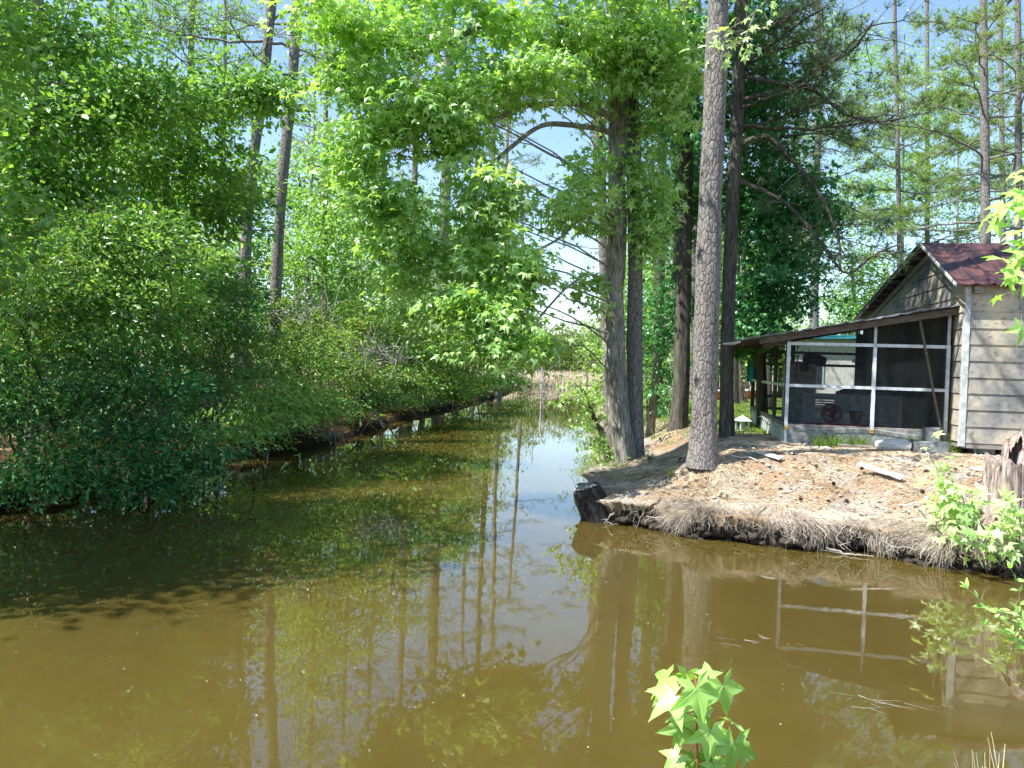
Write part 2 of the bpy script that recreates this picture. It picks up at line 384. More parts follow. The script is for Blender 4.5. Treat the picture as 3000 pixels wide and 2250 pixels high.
# ------------------------------------------------------------------ shed with screened porch
UA = math.atan2(-.2, .98)
SC = at(2817, 1293, 14.4)
SX, SY = float(SC[0]), float(SC[1])
shed = thing('shed', 'weathered lap sided shed with rusty tin roof and a screened porch', 'shed', (SX, SY, 0), UA)
ca, sa = math.cos(UA), math.sin(UA)
def L2W(a, b, z): return np.array((SX + a*ca - b*sa, SY + a*sa + b*ca, z))
Zb, Ze, Zr, Zf = 1.24, 4.05, 5.00, 3.92      # sill, near eave, ridge, far eave
Br, Bf, LEN = 2.05, 7.6, 6.5
# side wall: lapped courses
mb = MB(); z = Zb; H = .293
def course(mb, P0, P1, P2, P3, out):
    """bottom pair P0,P1 proud by out, top pair P2,P3 flush"""
    o = np.array(out); P0, P1, P2, P3 = map(np.array, (P0, P1, P2, P3))
    V = [P0+o, P1+o, P2+o*.15, P3+o*.15, P0-o*.4, P1-o*.4, P2-o*.4, P3-o*.4]
    mb.add(V, [(0,1,2,3),(0,4,5,1),(4,7,6,5),(1,5,6,2),(0,3,7,4)])
rs = np.random.default_rng(3)
while z < Ze - .02:
    z1 = min(z + H, Ze); sag = rs.uniform(-.006, .006)
    for a0 in (.03, 3.62):
        a1 = 3.615 if a0 < 1 else LEN
        course(mb, (a0, 0, z+sag), (a1, 0, z+sag), (a1, 0, z1+.004), (a0, 0, z1+.004), (0, -.022, 0))
    z = z1
mb.build('side_wall', M['siding'], shed)
mb = MB(); z = Zb
def blo(z_): return 0.0 if z_ <= Ze else Br * (z_ - Ze) / (Zr - Ze)
def bhi(z_): return Bf if z_ <= Zf else Bf - (Bf - Br) * (z_ - Zf) / (Zr - Zf)
while z < Zr - .02:
    z1 = min(z + H, Zr)
    cuts = sorted({z, z1, *[q for q in (Ze, Zf) if z < q < z1]})
    b0 = max(blo(z), .03)
    for c0, c1 in zip(cuts[:-1], cuts[1:]):
        k0 = (c0 - z) / H * .02; k1 = (c1 - z) / H * .02
        l0, l1, h0, h1 = blo(c0), blo(c1), min(bhi(c0), 5.0 if z > 3.2 else 9), min(bhi(c1), 5.0 if z > 3.2 else 9)
        h0 = max(h0, l0+.01); h1 = max(h1, l1+.005)
        mb.add([(-.024+k0, l0, c0), (-.024+k0, h0, c0), (-.024+k1, h1, c1), (-.024+k1, l1, c1)], [(0,3,2,1)])
    mb.add([(-.024, blo(z), z), (-.024, bhi(z) if z < 3.2 else min(bhi(z), 5.0), z), (.02, bhi(z), z), (.02, blo(z), z)], [(0,1,2,3)])
    z = z1
mb.build('gable_wall', M['siding'], shed)
mb = MB()                                        # vertical boards closing the long rear slope
for k in range(13):
    b0 = 5.0 + k*.2; b1 = b0 + .193
    if b1 > Bf: break
    mb.add([(-.02,b0,3.2),(-.02,b1,3.2),(-.02,b1,bhi(0) if 0 else Zf+(Zr-Zf)*(Bf-b1)/(Bf-Br)),(-.02,b0,Zf+(Zr-Zf)*(Bf-b0)/(Bf-Br)),(.02,b0,3.2),(.02,b1,3.2),(.02,b1,Zf+(Zr-Zf)*(Bf-b1)/(Bf-Br)),(.02,b0,Zf+(Zr-Zf)*(Bf-b0)/(Bf-Br))],
           [(0,3,2,1),(4,5,6,7),(0,4,7,3),(1,2,6,5)])
mb.build('board_panel', M['gableboard'], shed)
mb = MB().box((LEN-.05, .05, Zb), (LEN, Bf, 3.9)).box((.05, Bf-.05, Zb), (LEN-.06, Bf, 3.88)); mb.build('rear_wall', M['gableboard'], shed)
MB().box((.06, .06, 1.16), (LEN-.06, Bf-.06, 1.235)).build('floor', M['oldwood'], shed)
MB().box((0, -.01, 1.14), (LEN, .055, 1.232)).box((-.02, .06, 1.14), (.05, Bf, 1.2)).build('sill_beam', M['greywood'], shed)
for a in (.25, 2.2, 4.2, 6.1): MB().box((a, .12, .85), (a+.35, .4, 1.135)).build('pier', M['concrete'], shed)
MB().box((-.045, -.032, 1.17), (.045, -.0245, Ze-.01)).box((-.04, -.0245, 1.17), (-.0265, .085, Ze-.02)).build('corner_trim', M['offwhite'], shed)
# roofs
def tin(mb, p00, p10, p11, p01, th=.02, step=.6, lift=.035):
    p00, p10, p11, p01 = map(lambda q: np.array(q, float), (p00, p10, p11, p01)); L = np.linalg.norm(p10-p00); n_ = int(L/.05)
    nrml = nrm(np.cross(p10-p00, p01-p00)); V = []; F = []
    for k in range(n_+1):
        t_ = k/n_; a = p00+(p10-p00)*t_; b = p01+(p11-p01)*t_; s_ = (t_*L) % step
        hgt = lift if s_ < .05 else (.012 if abs(s_-step/2) < .04 else 0)
        hgt += .006*math.sin(k*1.3)
        for q in range(9):
            u_ = q/8; V.append(a+(b-a)*u_+nrml*(hgt+.008*math.sin(q*2.1+k*.21)))
    m_ = len(V)
    for v_ in list(V): V.append(v_-nrml*th)
    for k in range(n_):
        for q in range(8):
            i0 = k*9+q; F.append((i0, i0+9, i0+10, i0+1)); F.append((m_+i0+1, m_+i0+10, m_+i0+9, m_+i0))
    for k in range(n_):
        for q in (0, 8): i0 = k*9+q; F.append((i0, i0+m_, i0+9+m_, i0+9))
    for k in (0, n_):
        for q in range(8): i0 = k*9+q; F.append((i0, i0+1, i0+1+m_, i0+m_))
    mb.add(V, F)
sl = (Zr-Ze)/Br; so = .24
mb = MB(); tin(mb, (-.26, -so, Ze-sl*so+.10), (LEN+.2, -so, Ze-sl*so+.10), (LEN+.2, Br+.02, Zr+.11), (-.26, Br+.02, Zr+.11)); rf = mb.build('roof', M['tin'], shed)
sf = (Zr-Zf)/(Bf-Br)
mb = MB(); tin(mb, (LEN+.2, Bf+.45, Zf-sf*.45+.10), (-.30, Bf+.45, Zf-sf*.45+.10), (-.30, Br+.03, Zr+.115), (LEN+.2, Br+.03, Zr+.115)); mb.build('roof', M['tin'], shed)
for k in range(11):
    b = 2.3 + k*.53; zz = Zr + .085 - sf*(b-Br); MB().box((-.28, b, zz-.045), (-.03, b+.12, zz)).build('roof_batten', M['greywood'], shed)
mb = MB().beam((-.27, Br+.05, Zr+.05), (-.27, Bf+.42, Zf-sf*.42+.04), .03, .12); mb.build('rear_barge_board', M['oldwood'], shed)
MB().beam((-.045, Br-.02, Zr-.05), (-.045, -.03, Ze-.09), .03, .12).build('rake_board', M['offwhite'], shed)
mb = MB().beam((-.275, Br-.03, Zr+.075), (-.275, -so, Ze-sl*so+.085), .02, .05); mb.build('roof_edge', M['offwhite'], shed)
MB().beam((-.045, Br+.10, Zr-.08), (-.045, Bf, Zf-.10), .03, .12).build('rake_board', M['gableboard'], shed)
for a in (1.30, 3.7): MB().beam((a, -so-.01, Ze-sl*so+.14), (a+.02, Br, Zr+.155), .07, .025).build('roof_seam', M['offwhite'], shed)
MB().box((.06, -.15, 3.90), (.2, -.023, 4.03)).build('rafter_end', M['greywood'], shed)
# porch
PA, PB0, PB1 = -2.94, .60, 7.7
def pz(a): return 3.72 + (2.97-3.72) * (-a/3.95)     # underside line of porch roof
mb = MB(); tin(mb, (-3.95, .32, pz(-3.95)+.02), (-.03, .32, pz(-.03)+.02), (-.03, PB1+.35, pz(-.03)+.02), (-3.95, PB1+.35, pz(-3.95)+.02), step=.66, lift=.02); mb.build('porch_roof', M['greytin'], shed)
MB().beam((-.03, .46, pz(-.03)-.10), (-3.5, .46, pz(-3.5)-.07), .04, .12).beam((-3.1, .5, pz(-3.1)-.06), (-.05, .5, pz(-.05)-.06), .04, .08).build('fascia', M['oldwood'], shed)
for k in range(9): b = 1.2+k*.8; MB().beam((-.05, b, pz(-.05)-.05), (-3.8, b, pz(-3.8)-.05), .045, .09).build('rafter', M['oldwood'], shed)
rr = np.random.default_rng(5)
for k in range(26):
    b = .34+k*.3; l_ = rr.uniform(.05, .28); MB().beam((-3.86, b, pz(-3.86)-.03), (-3.95-l_, b+rr.uniform(-.1,.1), pz(-3.95)-.03+rr.uniform(-.05,.0)), rr.uniform(.05,.16), .02).build('eave_board', M['bleached'], shed)
for a, lab in ((PA, 0), (-1.38, 1), (-.10, 2)):
    MB().box((a-.03, PB0-.03, 1.36 if lab else 1.0), (a+.03, PB0+.03, 2.93)).build('post', M['white'], shed)
    MB().box((a-.025, PB0-.01, 2.99), (a+.025, PB0+.03, pz(a)-.12)).build('upper_post', M['offwhite'] if lab else M['greywood'], shed)
for z_, w_ in ((2.96, .03), (2.15, .028), (1.385, .02)):
    for a0, a1 in ((PA+.031, -1.411), (-1.349, -.131)):
        MB().box((a0 if z_ != 2.96 else a0-.061 , PB0-.026, z_-w_), (a1 if z_ != 2.96 else a1+.061, PB0+.026, z_+w_)).build('rail', M['white'] if z_ > 1.5 else M['greywood'], shed)
mb = MB().add([(PA, PB0+.028, 1.39), (-.02, PB0+.028, 1.39), (-.02, PB0+.028, pz(0)-.1), (PA, PB0+.028, pz(PA)-.1)], [(0,1,2,3)]); mb.build('front_screen', M['screen'], shed)
MB().box((PA+.02, PB0-.03, .95), (-.02, PB0+.05, 1.36)).build('base_wall', M['concrete'], shed)
for b in (PB0+.06, 2.55, 5.35, 6.35, PB1-.04):     # left side, running back
    MB().box((PA-.04, b-.04, 1.38), (PA+.04, b+.04, pz(PA)-.1)).build('side_post', M['oldwood'], shed)
MB().box((PA-.045, PB0+.1, 2.12), (PA+.03, PB1, 2.18)).build('side_rail', M['white'], shed)
MB().box((PA-.045, PB0+.1, 1.36), (PA+.045, PB1, 1.42)).box((PA-.05, PB0+.05, pz(PA)-.2), (PA+.05, PB1, pz(PA)-.1)).build('side_plate', M['greywood'], shed)
MB().add([(PA, PB0, 1.4), (PA, PB1, 1.4), (PA, PB1, 3.05), (PA, PB0, 3.05)], [(0,1,2,3)]).build('side_screen', M['screen_thin'], shed)
for b0, b1 in ((5.42, 5.48), (5.9, 5.95)): MB().box((PA-.06, b0, 1.42), (PA-.0, b1, 3.0)).build('door_stile', M['white'], shed)
for k in range(11):
    b = .72+k*.62; MB().box((PA-.035, b, .9), (PA-.0, b+.54, 1.34)).build('skirting_panel', M['white'], shed)
MB().box((PA-.028, PB0+.05, .9), (PA+.02, PB1, 1.355)).build('skirting_backing', M['oldwood'], shed)
mb = MB()
for z_ in (2.95, 2.62, 1.72, 1.38): mb.box((PA, PB1-.03, z_-.035), (-.02, PB1+.03, z_+.035))
for a in (PA, -1.9, -.05): mb.box((a-.05, PB1-.05, 1.2), (a+.05, PB1+.05, pz(a)-.05))
mb.build('back_frame', M['oldwood'], shed)
MB().box((PA+.04, PB0+.06, 1.10), (-.04, PB1-.06, 1.17)).build('porch_floor', M['concrete'], shed)
mb = MB(); mb.box((-.28, PB1-.02, 1.2), (-.04, PB1, 3.5)); mb.build('back_panel', M['oldwood'], shed)
for a in (PA-.0, -1.38, -.02): MB().box((a-.03, PB0-.05, 1.30), (a+.03, PB0-.031, 1.36)).build('yellow_insulator', M['yellow'], shed)
mb = MB(); tt = np.linspace(0, 1, 30)[:, None]
for p, q in (((PA+.1, PB0-.06, 1.37), (-.1, PB0-.07, 1.31)),): mb.tube(np.array(p)+(np.array(q)-np.array(p))*tt + np.array((0,0,-.03))*np.sin(tt*PI*3), .006, 5)
mb.tube(np.array((PA-.06, PB0+.1, 1.34))+np.array((0, 7, .0))*tt + np.array((-.02,0,-.06))*np.abs(np.sin(tt*PI*4)), .012, 5)
mb.build('cable', M['offwhite'], shed)

def lthing(name, label, cat, a, b, z, rz=0, group=None):
    return thing(name, label, cat, L2W(a, b, z), UA + rz, group)
def single(name, mb, mat, label, cat, loc, rz=0, group=None, smooth=False):
    o = mb.build(name, mat, smooth=smooth); o.location = [float(q) for q in loc]; o.rotation_euler = (0, 0, rz); return tag(o, label, cat, group)
# leaning pole, blocks, log
mb = MB().beam(L2W(-.66, .42, 3.42), L2W(-.16, .38, 1.05), .05, .04); tag(mb.build('pole', M['oldwood']), 'thin weathered pole leaning across the right porch screen', 'pole')
def cblock(w_, d_, h_):
    import bmesh
    bm = bmesh.new(); bmesh.ops.create_cube(bm, size=1)
    for v in bm.verts: v.co = Vector((v.co.x*w_, v.co.y*d_, (v.co.z+.5)*h_))
    bmesh.ops.bevel(bm, geom=list(bm.edges), offset=.015, segments=2, affect='EDGES'); bmesh.ops.subdivide_edges(bm, edges=list(bm.edges), cuts=2, use_grid_fill=True)
    r_ = random.Random(w_)
    for v in bm.verts: v.co += Vector((r_.uniform(-1,1), r_.uniform(-1,1), r_.uniform(-1,1)))*.004
    V = [tuple(v.co) for v in bm.verts]; mbx = MB()
    for f in bm.faces: mbx.add([tuple(v.co) for v in f.verts], [tuple(range(len(f.verts)))])
    bm.free(); return mbx
single('concrete_block', cblock(.26, .2, .27), M['concrete'], 'upright grey concrete block against the right end of the porch base', 'block', L2W(-.42, .28, 1.2), UA)
single('concrete_block', cblock(.62, .3, .2), M['concrete'], 'long low concrete slab in front of the upright block', 'block', L2W(-.5, .12, 1.02), UA)
P = np.array([L2W(-1.42, .1, 1.10), L2W(-1.2, .07, 1.12), L2W(-.95, .02, 1.12), L2W(-.84, 0, 1.10)])
mb = MB().tube(P, [.07, .11, .12, .07], 12, .25, 3); tag(mb.build('log', M['bleached'], smooth=True), 'short bleached log lying by the porch base', 'log')
single('plank', MB().box((-.3, -.05, 0), (.3, .05, .03)), M['greywood'], 'narrow grey plank beside the bleached log at the porch base', 'plank', L2W(-1.75, .2, 1.06), UA)
# lantern bird house
lt = thing('lantern', 'small white lantern standing on the ground left of the porch', 'lantern', at(2174, 1266, 18.6), .3)
z0 = 0
MB().box((-.13,-.13,0),(.13,.13,.04)).build('base', M['white'], lt)
for sx in (-1,1):
    for sy in (-1,1): MB().box((sx*.1-.015, sy*.1-.015, .041), (sx*.1+.015, sy*.1+.015, .26)).build('corner_post', M['white'], lt)
mb = MB().add([(-.16,-.16,.262),(.16,-.16,.262),(.16,.16,.262),(-.16,.16,.262),(0,0,.4)], [(3,2,1,0)]); mb.add([(-.16,-.16,.262),(.16,-.16,.262),(.16,.16,.262),(-.16,.16,.262),(0,0,.4)], [(0,1,4),(1,2,4),(2,3,4),(3,0,4)]); mb.build('roof', M['white'], lt)
MB().tube([(0,0,.041),(0,0,.16)], [.06,.06], 10).build('candle', M['offwhite'], lt)

# things inside the porch
def disc(r_, d_, n_=20):
    t_ = np.linspace(-1, 1, 9); return MB().tube(np.stack([0*t_, t_*d_/2, 0*t_], 1), r_*np.sqrt(np.clip(1-t_**4*.75, 0, 1)), n_)
fl = disc(.095, .07); o = single('float', fl, M['darkplastic'], 'upper round float hanging inside the left porch screen', 'float', at(2357, 1077, 16.7), UA, 'round floats hanging on a chain', True)
single('float', disc(.09, .06), M['tan'], 'lower tan round float hanging inside the left porch screen', 'float', at(2356, 1098, 16.7), UA, 'round floats hanging on a chain', True)
p = at(2383, 1054, 17)
mb = MB().tube([p+(-.2,0,0), p+(-.08,0,.02), p+(.1,0,0), p+(.25,0,-.03)], [.09,.13,.11,.08], 12, .2, 2); tag(mb.build('canvas_roll', M['darkplastic'], smooth=True), 'dark bundled roll hanging behind the left porch screen', 'roll')
mb = MB(); p = at(2337, 1000, 17)
for k in range(16):
    an = np.linspace(0, 2*PI, 9)[:, None]; cz = p + np.array((0,0,-.055*k))
    mb.tube(cz + np.sin(an)*np.array((.018,.0,0) if k % 2 else (0,.018,0)) + np.cos(an)*np.array((0,0,.035)), .005, 4, cap=False)
tag(mb.build('chain', M['oldwood']), 'thin chain hanging from the porch rafters beside the floats', 'chain')
cb = thing('cabinet', 'tall pale cabinet with a wooden top behind the porch screen', 'cabinet', L2W(-2.3, 3.6, 1.17), UA)
MB().box((-.32,-.3,0),(.32,.3,1.42)).build('body', M['white'], cb)
MB().box((-.37,-.34,1.422),(.37,.34,1.48)).build('top', wood('board_top', (.3,.17,.08), (.45,.28,.14), (.55,.36,.2)), cb)
MB().box((-.28,-.315,.1),(.28,-.302,1.36)).build('door', M['offwhite'], cb)
mb = MB().box((-1.0,-.02,0),(1.0,.02,.05)).box((-1,-.02,.75),(1,.02,.8)).box((-1,-.02,.051),(-.94,.02,.749)).box((.94,-.02,.051),(1,.02,.749)).box((-.03,-.02,.051),(.03,.02,.749))
lp = thing('louvered_shutter', 'long white louvered shutter standing on the porch floor', 'shutter', L2W(-1.35, 2.6, 1.17), UA)
mb.build('frame', M['white'], lp)
mb = MB()
for k in range(14):
    for a0, a1 in ((-.93,-.04),(.04,.93)): mb.add([(a0,-.018,.06+k*.05),(a1,-.018,.06+k*.05),(a1,.015,.1+k*.05),(a0,.015,.1+k*.05)], [(0,1,2,3)])
mb.build('louvre', M['white'], lp)
mb = MB(); th = np.linspace(0, 2*PI*6, 120)
c = at(2435, 1208, 16.2); mb.tube(np.stack([c[0]+np.cos(th)*(.10+.09*np.sin(th*.31)), c[1]+.05*np.sin(th*.7)+.03*np.arange(120)/120, c[2]-.03+np.sin(th)*(.11+.08*np.cos(th*.23))], 1), .025, 7)
tag(mb.build('hose_coil', M['pink'], smooth=True), 'coiled faded red hose leaning on the white shutter', 'hose')
mb = MB(); t_ = np.linspace(-1, 1, 25); r_ = .2*np.sqrt(np.clip(1-np.abs(t_)**2.5, .002, 1))
mb.tube(np.stack([t_*1.05, 0*t_, .12+.05*t_**2], 1), r_, 14, flat=.5); single('kayak', mb, M['red'], 'red kayak lying low behind the front porch base wall', 'kayak', L2W(-1.75, 1.1, 1.10), UA, smooth=True)
bk = thing('bucket', 'dark bucket on a stand beside the centre porch post', 'bucket', L2W(-1.55, 1.2, 1.17), UA)
MB().tube([(0,0,.22),(0,0,.3),(0,0,.5)], [.06,.10,.13], 14).build('tub', M['darkplastic'], bk)
MB().tube([(0,0,0),(0,0,.02),(0,0,.03),(0,0,.22)], [.1,.1,.03,.03], 10).build('stand', M['offwhite'], bk)
mb = MB(); V = []; rr = np.random.default_rng(8)
gxx_, gyy_ = np.meshgrid(np.linspace(-.55,.55,22), np.linspace(-.35,.35,14)); hh = .95+.16*np.cos(gxx_*2.4)*np.cos(gyy_*3.4)+.12*vn(gxx_,gyy_,5,3)
hh = np.where((np.abs(gxx_) > .5) | (np.abs(gyy_) > .31), .55, hh)
ii, jj = np.meshgrid(np.arange(13), np.arange(21), indexing='ij'); ii = ii.ravel(); jj = jj.ravel()
mb.add(np.stack([gxx_, gyy_, hh], -1).reshape(-1,3), np.stack([ii*22+jj, ii*22+jj+1, (ii+1)*22+jj+1, (ii+1)*22+jj], 1))
single('tarp', mb, M['offwhite'], 'rumpled pale tarp piled behind the louvered shutter', 'tarp', L2W(-1.0, 3.3, 1.0), UA, smooth=True)
tb = thing('table', 'rough wooden table in the porch under the pale tarp', 'table', L2W(-1.0, 3.3, 1.17), UA)
MB().box((-.5,-.3,.6),(.5,.3,.66)).build('top', M['oldwood'], tb)
for sx in (-1,1):
    for sy in (-1,1): MB().box((sx*.43-.03, sy*.24-.03, 0),(sx*.43+.03, sy*.24+.03, .599)).build('leg', M['oldwood'], tb)
# towel on the porch corner
mb = MB(); gu, gv = np.meshgrid(np.linspace(0,1,8), np.linspace(0,1,10)); p = at(2188, 1118, 22.3)
mb.add(np.stack([p[0]+gu*.26, p[1]+.05*np.sin(gu*9)+.02*gv, p[2]+gv*.62], -1).reshape(-1,3), [(r*8+c_, r*8+c_+1, (r+1)*8+c_+1, (r+1)*8+c_) for r in range(9) for c_ in range(7)])
tag(mb.build('towel', plain('turquoise_cloth', (.05,.5,.6), .8)), 'turquoise towel hanging at the far left corner of the porch', 'towel')
# neighbour's house
hb = at(2440, 1190, 34); hz = 1.0
hs = thing('house', 'cream house with turquoise metal roof beyond the porch', 'house', (hb[0], hb[1], hz), -.55)
MB().box((-1.9, 0, 0), (6, 5, 2.85)).build('wall', plain('cream_wall', (.78,.74,.64), .7), hs)
MB().add([(-2.1,-.5,2.86),(6.4,-.5,2.86),(6.4,2.5,3.15),(-2.1,2.5,3.15),(-2.1,5.5,2.86),(6.4,5.5,2.86)], [(0,1,2,3),(3,2,5,4)]).build('roof', M['teal'], hs)
for a in (-1.3, .75, 2.6):
    f_ = MB().box((a, -.06, .8), (a+.9, -.003, 2.2)).build('window', M['white'], hs)
    MB().box((a+.07, -.075, .87), (a+.83, -.062, 2.13)).build('pane', M['glassdark'], f_)
# boat hull beyond the trunks
mb = MB(); t_ = np.linspace(-1, 1, 15); hw = .75*np.clip(1-np.clip(t_, 0, 1)**2.2, .02, 1)
ring = []
for q, h_ in zip(t_, hw):
    ring.append([(q*2.4, -h_, .75+.12*max(q,0)), (q*2.4, -h_*.8, .3), (q*2.2, 0, .08+.25*max(q,0)**2), (q*2.4, h_*.8, .3), (q*2.4, h_, .75+.12*max(q,0)), (q*2.3, 0, .62)])
V = np.array(ring).reshape(-1,3); F = [(r*6+k, r*6+(k+1)%6, (r+1)*6+(k+1)%6, (r+1)*6+k) for r in range(14) for k in range(6)]
bt = thing('boat', 'red and white boat parked on the lawn beyond the tree trunks', 'boat', (at(2150, 1070, 40)[0], 40, .8), .15)
bt.scale = (.55, .55, .75)
MB().add(V, F).build('hull', plain('orange_red_paint', (.6,.12,.05), .4, .5), bt)
MB().tube(np.stack([t_*2.4, -hw-.02, .78+.12*np.clip(t_,0,1)], 1), .05, 6).tube(np.stack([t_*2.4, hw+.02, .78+.12*np.clip(t_,0,1)], 1), .05, 6).build('gunwale', M['white'], bt)
MB().box((-.5,-.55,.8),(.5,.55,1.4)).build('cabin', M['white'], bt)
tw = np.linspace(0,1,20)[:,None]; a_ = at(2112, 1148, 20); b_ = at(2200, 1178, 22.4)
tag(MB().tube(a_+(b_-a_)*tw - np.array((0,0,.12))*np.sin(tw*PI), .012, 5).build('rope', M['bleached']), 'pale rope slung from the trees to the porch corner', 'rope')
# ------------------------------------------------------------------ vegetation builders
STAR = []
for an, rr_ in ((-180,.10),(-128,.62),(-95,.34),(-58,.92),(-30,.40),(0,1.0),(30,.40),(58,.92),(95,.34),(128,.62)):
    STAR.append((rr_*math.cos(math.radians(an))*.62+.1, rr_*math.sin(math.radians(an))*.62, -.22*rr_*rr_ if rr_ > .5 else 0))
STAR = np.array(STAR)
OVAL = np.array([(0,0,0),(.35,.17,.03),(.75,.13,.0),(1,0,-.06),(.75,-.13,.0),(.35,-.17,.03)])
RHOMB = np.array([(0,0,0),(.5,.28,.05),(1,0,-.05),(.5,-.28,.05)])
WIDE = np.array([(0,0,0),(.45,.42,.06),(1,.05,-.08),(.5,-.42,.04)])
BLADE = np.array([(0,-.022,0),(0,.022,0),(1,0,0)])

ALT = {'sweetgum_leaf': 'young', 'myrtle_leaf': 'myrtle_gold', 'golden_myrtle_leaf': 'mid', 'oak_leaf': 'myrtle_gold' if 0 else 'lime', 'shade_leaf': 'myrtle', 'lime_leaf': 'mid'}
def sprays(blobs, rg, rs, m, flat=.45, gap=0.0):
    """leaf positions gathered in sprays inside ellipsoidal regions; returns leaf centres, outward dirs, spray centres"""
    C, O, SCs, IX = [], [], [], []
    for (c, r, n) in blobs:
        d = nrm(rg.normal(size=(n, 3))); rad = rg.uniform(0, 1, (n, 1)) ** .42; rad[rg.uniform(0, 1, n) < (.13 if n < 149 or len(blobs) > 5 else 0)] *= 1.4
        c = np.array(c, float); r = np.array(r, float)
        lump = 1 + .9 * vn(d[:, 0]*2.3+c[0], d[:, 1]*2.3+d[:, 2]*3.1+c[1], 1, 7)[:, None]
        s_ = c + d * rad * r * lump
        k = rg.poisson(m, n) + 2; idx = np.repeat(np.arange(n), k)
        sz = rs * rg.uniform(.6, 1.35, n)
        p = rg.normal(size=(len(idx), 3)) * np.array((1, 1, flat)) * sz[idx, None] * .6
        p[:, 2] -= .12 * (p[:, 0]**2 + p[:, 1]**2) / rs
        IX.append((rg.uniform(0, 1, n) + .25*vn(s_[:,0], s_[:,2], 1.1, 3))[idx]); C.append(s_[idx] + p); O.append(nrm(p * np.array((1,1,.3)) + (d * r)[idx] * .25 / max(r) + 1e-6)); SCs.append(s_)
    return np.concatenate(C), np.concatenate(O), np.concatenate(SCs), np.concatenate(IX)
def crown_mb(blobs, rg, rs, m, size, tmpl, flat=.45, up=.9, jit=.55, out=.35, mb=None, zmin=.06, alt=0):
    C, O, S_, IX = sprays(blobs, rg, rs, m, flat)
    k = C[:, 2] > zmin; C = C[k]; O = O[k]; IX = IX[k]
    N = rg.normal(size=C.shape) * jit + np.array((0, 0, up)) + O * out
    T = O + rg.normal(size=C.shape) * .5 + np.array((0, 0, -.25))
    sz = size * rg.uniform(.65, 1.2, len(C)) * (.62 + .72*np.mod(IX*7.3, 1))
    mb = mb or MB(); a_ = IX < alt
    for w_, f_ in ((~a_, 0), (a_, 1)):
        if w_.any(): mb.leaves(C[w_], T[w_], N[w_], sz[w_], tmpl, f_)
    return mb, S_
def bez(p, q, rg, k=8, sag=.0, wob=.12, first=None):
    p = np.array(p, float); q = np.array(q, float); L = np.linalg.norm(q - p)
    t_ = np.linspace(0, 1, k)[:, None]
    mid = (p + q) / 2 + np.array((0, 0, sag * L)) + rg.normal(size=3) * wob * L * .4
    P = (1-t_)**2 * p + 2*t_*(1-t_) * mid + t_**2 * q
    P[1:-1] += rg.normal(size=(k-2, 3)) * wob * L * .05
    return P
def limbs(mb, trunkP, trunkR, blobs, S_, rg, twigs=40, r0=.06, sag=.12):
    """a limb to each foliage region, thin twigs on to the sprays"""
    lim = []
    for (c, r, n) in blobs:
        c = np.array(c, float); h = c[2] - .15 * np.hypot(*(c[:2]-trunkP[0][:2])) - .2*r[2]
        i_ = int(np.clip(np.searchsorted(trunkP[:, 2], h), 1, len(trunkP)-1))
        P = bez(trunkP[i_], c, rg, 9, sag); R = np.linspace(min(r0, trunkR[i_]*.7), r0*.3, 9)
        mb.tube(P, R, 6, .1, int(rg.integers(99))); lim.append(P)
    A = np.concatenate(lim)
    pick = rg.choice(len(S_), min(twigs, len(S_)), replace=False)
    P = []; 
    for q in S_[pick]:
        i_ = np.argmin(np.linalg.norm(A - q, axis=1) + rg.uniform(0, .6, len(A)))
        P.append(bez(A[i_], q, rg, 5, .08, .25))
    P = np.array(P); mb.strands(P, np.linspace(r0*.28, r0*.07, 5)[None]*np.ones((len(P), 1)), 4)
def path(pts, k=26):
    pts = np.array(pts, float); t_ = np.concatenate([[0], np.cumsum(np.linalg.norm(np.diff(pts, axis=0), axis=1))]); u_ = np.linspace(0, t_[-1], k)
    P = np.stack([np.interp(u_, t_, pts[:, i_]) for i_ in range(3)], 1)
    for _ in range(2): P[1:-1] = (P[:-2] + 2*P[1:-1] + P[2:]) / 4
    return P
def pxpath(pts, D, k=26, base=True):
    """trunk line: pts (px, py[, D]) from the foot upwards, foot dropped to the ground"""
    P = [at(p_[0], p_[1], p_[2] if len(p_) > 2 else D) for p_ in pts]
    if base: P[0][2] = float(gz(P[0][0], P[0][1])) - .06
    return path(P, k)
def radii(P, r0, r1, flare=.35, fl=.5):
    z_ = P[:, 2] - P[0][2]; return r0 + (r1-r0)*(z_/z_[-1]) + r0*flare*np.exp(-z_/fl)
def PB(px, py, D, rx, ry, rd, n):
    return (at(px, py, D), (rx*D/FPX, rd, ry*D/FPX), n)
def tree(name, label, cat, P, R, bark, blobs, leafm, rs=.5, m=14, size=.12, tmpl=STAR, seed=0, group=None, twigs=40, r0=.06, sides=16, rough=.16, flat=.45, sag=.12, up=.9, extra=None, jit=.55):
    rg = np.random.default_rng(seed); base = P[0].copy(); t = thing(name, label, cat, base, 0, group)
    mb = MB().tube(P, R, sides, rough, seed)
    al = M[ALT[leafm.name]] if leafm.name in ALT else leafm; cm, S_ = crown_mb(blobs, rg, rs, m, size, tmpl, flat, up, jit, alt=.26)
    lm = MB(); limbs(lm, P, R, blobs, S_, rg, twigs, r0, sag)
    if extra: extra(lm, rg)
    mb.build('trunk', bark, t, base, True); lm.build('branches', bark, t, base, True); cm.build('crown', [leafm, al], t, base)
    return t
def tufts(C, Dn, rg, nb=14, L=.2):
    N_ = len(C); idx = np.repeat(np.arange(N_), nb); T = nrm(Dn[idx] * .75 + nrm(rg.normal(size=(N_*nb, 3))))
    return C[idx], T, rg.normal(size=T.shape), L * rg.uniform(.7, 1.15, N_*nb)
